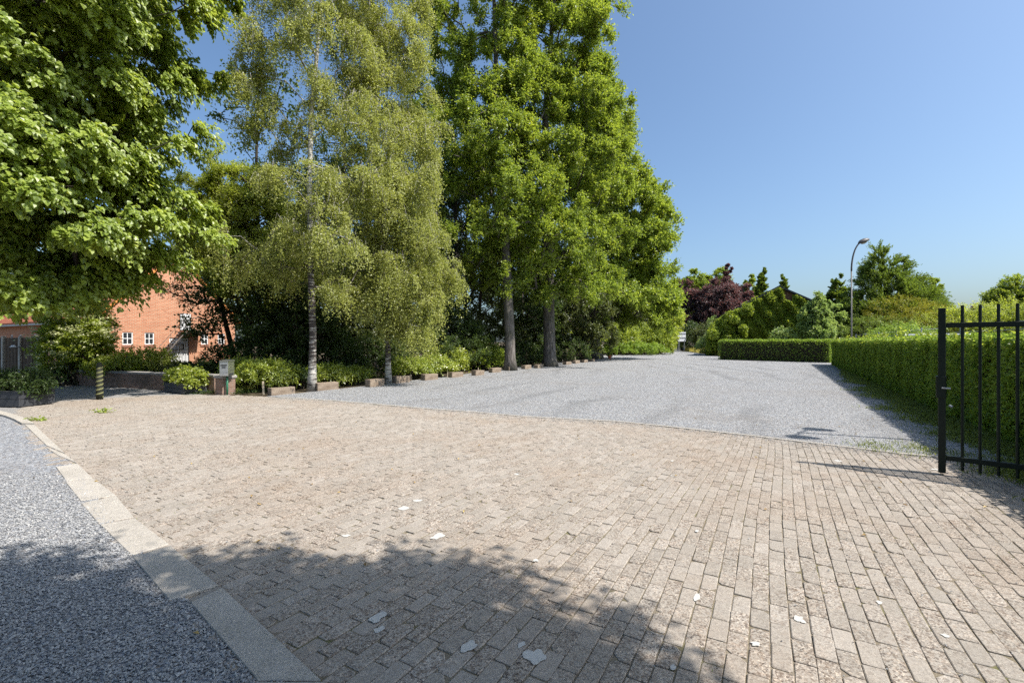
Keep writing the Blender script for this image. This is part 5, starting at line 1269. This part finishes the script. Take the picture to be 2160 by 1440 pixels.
sh(1500, 700, 60, .7, 2.3, MAT['pale'], 'slender pale green sapling in front of the copper beech', 170, 36, .4, .16, ry=.6)
sh(1497, 732, 50, 1.5, 1.0, MAT['pale'], 'grey green rounded bush before the left end of the square hedge', 171, 90, .35, .14)
bgtree(1608, 70, 566, 715, 20, MAT['conifer'], 'pointed conifer left of the ivy house roof', 172, style='conifer', n=130, name='conifer')
bgtree(1650, 66, 578, 715, 18, MAT['conifer'], 'feathery conifer rising right behind the ivy house ridge', 173, style='conifer', n=120, name='conifer')
bgtree(1690, 56, 640, 720, 22, MAT['conifer'], 'low conifer behind the right slope of the ivy house', 174, style='conifer', n=80, name='conifer')
# maples, shrubs left of the lamp
bgtree(1722, 37, 622, 745, 32, MAT['pale'], 'pale green young maple right of the ivy house', 181, n=150, name='maple_sapling', ls=.17)
bgtree(1756, 39, 640, 745, 24, MAT['pale'], 'smaller pale green maple just left of the lamp post', 182, n=90, name='maple_sapling', ls=.17)
sh(1655, 715, 38, 1.0, 1.0, MAT['pale'], 'small pale shoots rising above the square hedge', 183, 40, .35, .16)
bgtree(1770, 47, 582, 730, 34, MAT['conifer'], 'dark broad conifer just behind the lamp post', 184, style='conifer', n=150, name='conifer', flat=.5)
# large cypress
x, d = P(1872, 720, 42)[0], 42
tree('cypress_tree', 'large spreading cypress right of the lamp post, tallest of the right side', 'tree', [(x, d, -.05), (x, d, 3), (x - .2, d, 7), (x - .6, d, 10.0)],
     [((x - .8, d, 8.9), (.7, .8, .9)), ((x - .3, d, 7.7), (1.6, 1.5, .9)), ((x + .1, d, 6.6), (2.4, 2.2, .9)), ((x + .1, d, 5.4), (3.3, 3.0, .9)), ((x + .2, d, 4.2), (4.2, 3.8, .9)), ((x + .2, d, 3.0), (5.0, 4.3, .9)), ((x + .3, d, 1.9), (5.6, 4.6, .9)), ((x + 1.0, d, 8.2), (.6, .6, .8))],
     620, .95, 18, 15, .19, MAT['conifer'], MAT['darkbark'], .3, 'conifer', asp=.4, seed=191, mind=.4, flat=.5, shell=.7)
sh(1900, 668, 38, 2.6, 1.6, MAT['goldcon'], 'golden yellow conifer spreading in front of the large cypress', 192, 120, .6, .15, 'golden_conifer', asp=.35, flat=.4, cat='conifer')
sh(1860, 700, 36, 3.0, 1.2, MAT['conifer'], 'dark low conifer at the foot of the large cypress', 193, 110, .5, .14, 'conifer', asp=.35, flat=.4, cat='conifer')
bgtree(1965, 46, 582, 725, 24, MAT['oak'], 'small open green tree between cypress and gate post', 194, n=70)
# row of shrubs behind long hedge
sp = [(1950, 685, 34, 2.6, 1.5, 'goldcon', 'golden green bush just left of the gate post'), (2000, 690, 33, 2.4, 1.4, 'olive', 'olive bush seen between the gate post and its first bar'), (2050, 688, 32, 2.4, 1.5, 'olive', 'olive bush seen between the second and third gate bars'), (2100, 685, 31, 2.4, 1.6, 'olive', 'olive bush seen around the third gate bar'), (2150, 685, 30, 2.4, 1.7, 'olive', 'olive bush behind the last gate bar in view'), (2215, 680, 30, 2.6, 1.8, 'olive', 'olive bush at the right edge of the view'),
      (1905, 712, 27, 1.4, .6, 'hedge', 'low green bush over the hedge right of the lamp')]
for i, (px, py, d, rx, rz, lf, lab) in enumerate(sp): sh(px, py, d, rx, rz, MAT[lf], lab, 200 + i, 110, .45, .12, ry=1.8)
bgtree(2060, 60, 648, 720, 22, MAT['purple'], 'small purple leaved tree on the skyline behind the gate', 210, n=70)
bgtree(2130, 50, 585, 715, 46, MAT['oak'], 'round dark green tree on the skyline at the right edge', 211, n=180)
bgtree(2230, 48, 560, 715, 60, MAT['oak'], 'large green tree partly beyond the right edge', 212, n=160)

# garden plants by the low wall
c_ = P(170, 720, 15.8)
shrub('climbing_hydrangea', 'large shrub with flat cream blossoms at the left end of the low brick wall', (c_[0], c_[1], 1.5), (1.2, 1.0, 1.5), 190, .3, 10, 10, .10, MAT['yellowgreen'], 221, asp=.6, flowers=(MAT['flower'], 170, .12),
      lobes=[(tuple(P(165, 690, 16.2)), (1.0, .9, 1.0)), (tuple(P(190, 740, 15.8)), (.6, .7, .7)), (tuple(P(140, 740, 15.8)), (.7, .8, .8)), (tuple(P(200, 710, 15.6)), (.4, .5, .5)), (tuple(P(115, 790, 16.0)), (.35, .4, .4))])
sh(125, 795, 15.6, .38, .32, MAT['pale'], 'small flowering shrub spilling round the left end of the wall', 222, 36, .2, .09, flowers=(MAT['flower'], 8, .06))
sh(240, 775, 15.6, .8, .34, MAT['yellowgreen'], 'bright green shrub just over the wall behind the striped post', 223, 60, .24, .1)
sh(300, 765, 16.4, 1.0, .42, MAT['olive'], 'loose reddish green shrub over the wall below the barn windows', 224, 80, .26, .10)
sh(365, 780, 16.6, .9, .22, MAT['brownleaf'], 'brownish shrub over the wall before the barn stair', 225, 80, .16, .08, flowers=(MAT['orange'], 9, .05))
sh(425, 780, 17, .8, .22, MAT['darkleaf'], 'dark shrub over the wall before the striped barn door', 226, 90, .16, .08)
sh(468, 765, 18, .8, .5, MAT['darkleaf'], 'dark shrub right behind the letterbox', 227, 70, .26, .09)
sh(335, 775, 22, 1.3, .22, MAT['brownleaf'], 'spreading bronze shrub close to the barn gable', 228, 80, .2, .1)
for i, (px, py, lab) in enumerate([(215, 870, 'lime green fallen leafy sprig lying on the paving in the sun'), (78, 887, 'fallen leafy sprig lying at the bend of the kerb')]):
    g = G(px, py); rg = np.random.default_rng(i); n = 44; ps = np.concatenate([g[None] + rg.uniform(-1, 1, size=(n, 2)) * np.array([.2, .05]), rg.random((n, 1)) * .05 + .01], 1)
    o = leaves_mesh('fallen_sprig', ps - np.array([*g, 0]), rg.normal(size=(n, 3)), np.array([0, 0, 1.]) + rg.normal(size=(n, 3)) * .5, np.full(n, .07), .6, MAT['linden'], None); o.location = (*g, 0); tag(o, lab, 'sprig')
g = G(2150, 935); o = mk('paper_scrap', [(0, 0, .02), (.16, .02, .05), (.2, .12, .02), (.05, .14, .06), (.1, .07, .08)], [(0, 1, 4), (1, 2, 4), (2, 3, 4), (3, 0, 4)], MAT['white']); o.location = (*g, 0); tag(o, 'crumpled white scrap lying in the weeds behind the gate', 'litter')
for i, (px, py) in enumerate([(500, 826), (525, 824), (478, 829)]):
    g = G(px, py); rg = np.random.default_rng(50 + i); n = 260; ps = np.concatenate([g[None] + rg.normal(size=(n, 2)) * .10, np.zeros((n, 1))], 1)
    d = np.concatenate([rg.normal(size=(n, 2)) * .6, np.ones((n, 1))], 1); o = leaves_mesh('grass_tuft', ps - np.array([*g, 0]), d, np.concatenate([rg.normal(size=(n, 2)), np.zeros((n, 1))], 1), np.full(n, .2), .06, MAT['drygrass'] if i == 1 else MAT['grass'], None); o.location = (*g, 0)
    tag(o, ['pale grass tuft between the letterbox and the rhododendron', 'dry brownish grass tuft left of the wooden stake', 'small grass tuft at the foot of the letterbox post'][i], 'grass tuft')

# trees outside the frame whose shade falls on the ground in view
tree('roadside_tree', 'leafy tree behind the viewer whose shade falls across the near paving', 'tree', [(5.6, -3.4, -.05), (5.2, -3.1, 2.4), (3.2, -1.9, 4.8), (2.0, -1.5, 6.2)],
     [((1.09, -1.17, 5.3), (2.9, 2.8, 1.2)), ((2.85, -0.47, 5.5), (1.75, 1.95, 1.0)), ((-0.56, -1.42, 4.9), (2.7, 2.3, 1.0)), ((-2.76, -1.42, 4.7), (2.4, 2.2, 0.9)), ((2.14, -2.72, 5.7), (2.0, 2.0, 1.2))], 860, .46, 14, 16, .10, MAT['oak'], MAT['darkbark'], .2, 'oak', seed=301, mind=.35, shell=.4)
tree('hedgerow_tree', 'leafy tree beyond the right edge whose branch shadows reach the gravel', 'tree', [(15.5, 5.5, -.05), (15.4, 5.6, 3), (15.2, 5.8, 6)],
     [((14.6, 6.2, 5.6), (3.0, 2.6, 1.8)), ((12.2, 6.6, 4.6), (1.4, .8, .5))], 120, .6, 10, 12, .12, MAT['oak'], MAT['darkbark'], .2, 'oak', seed=302, mind=.45)
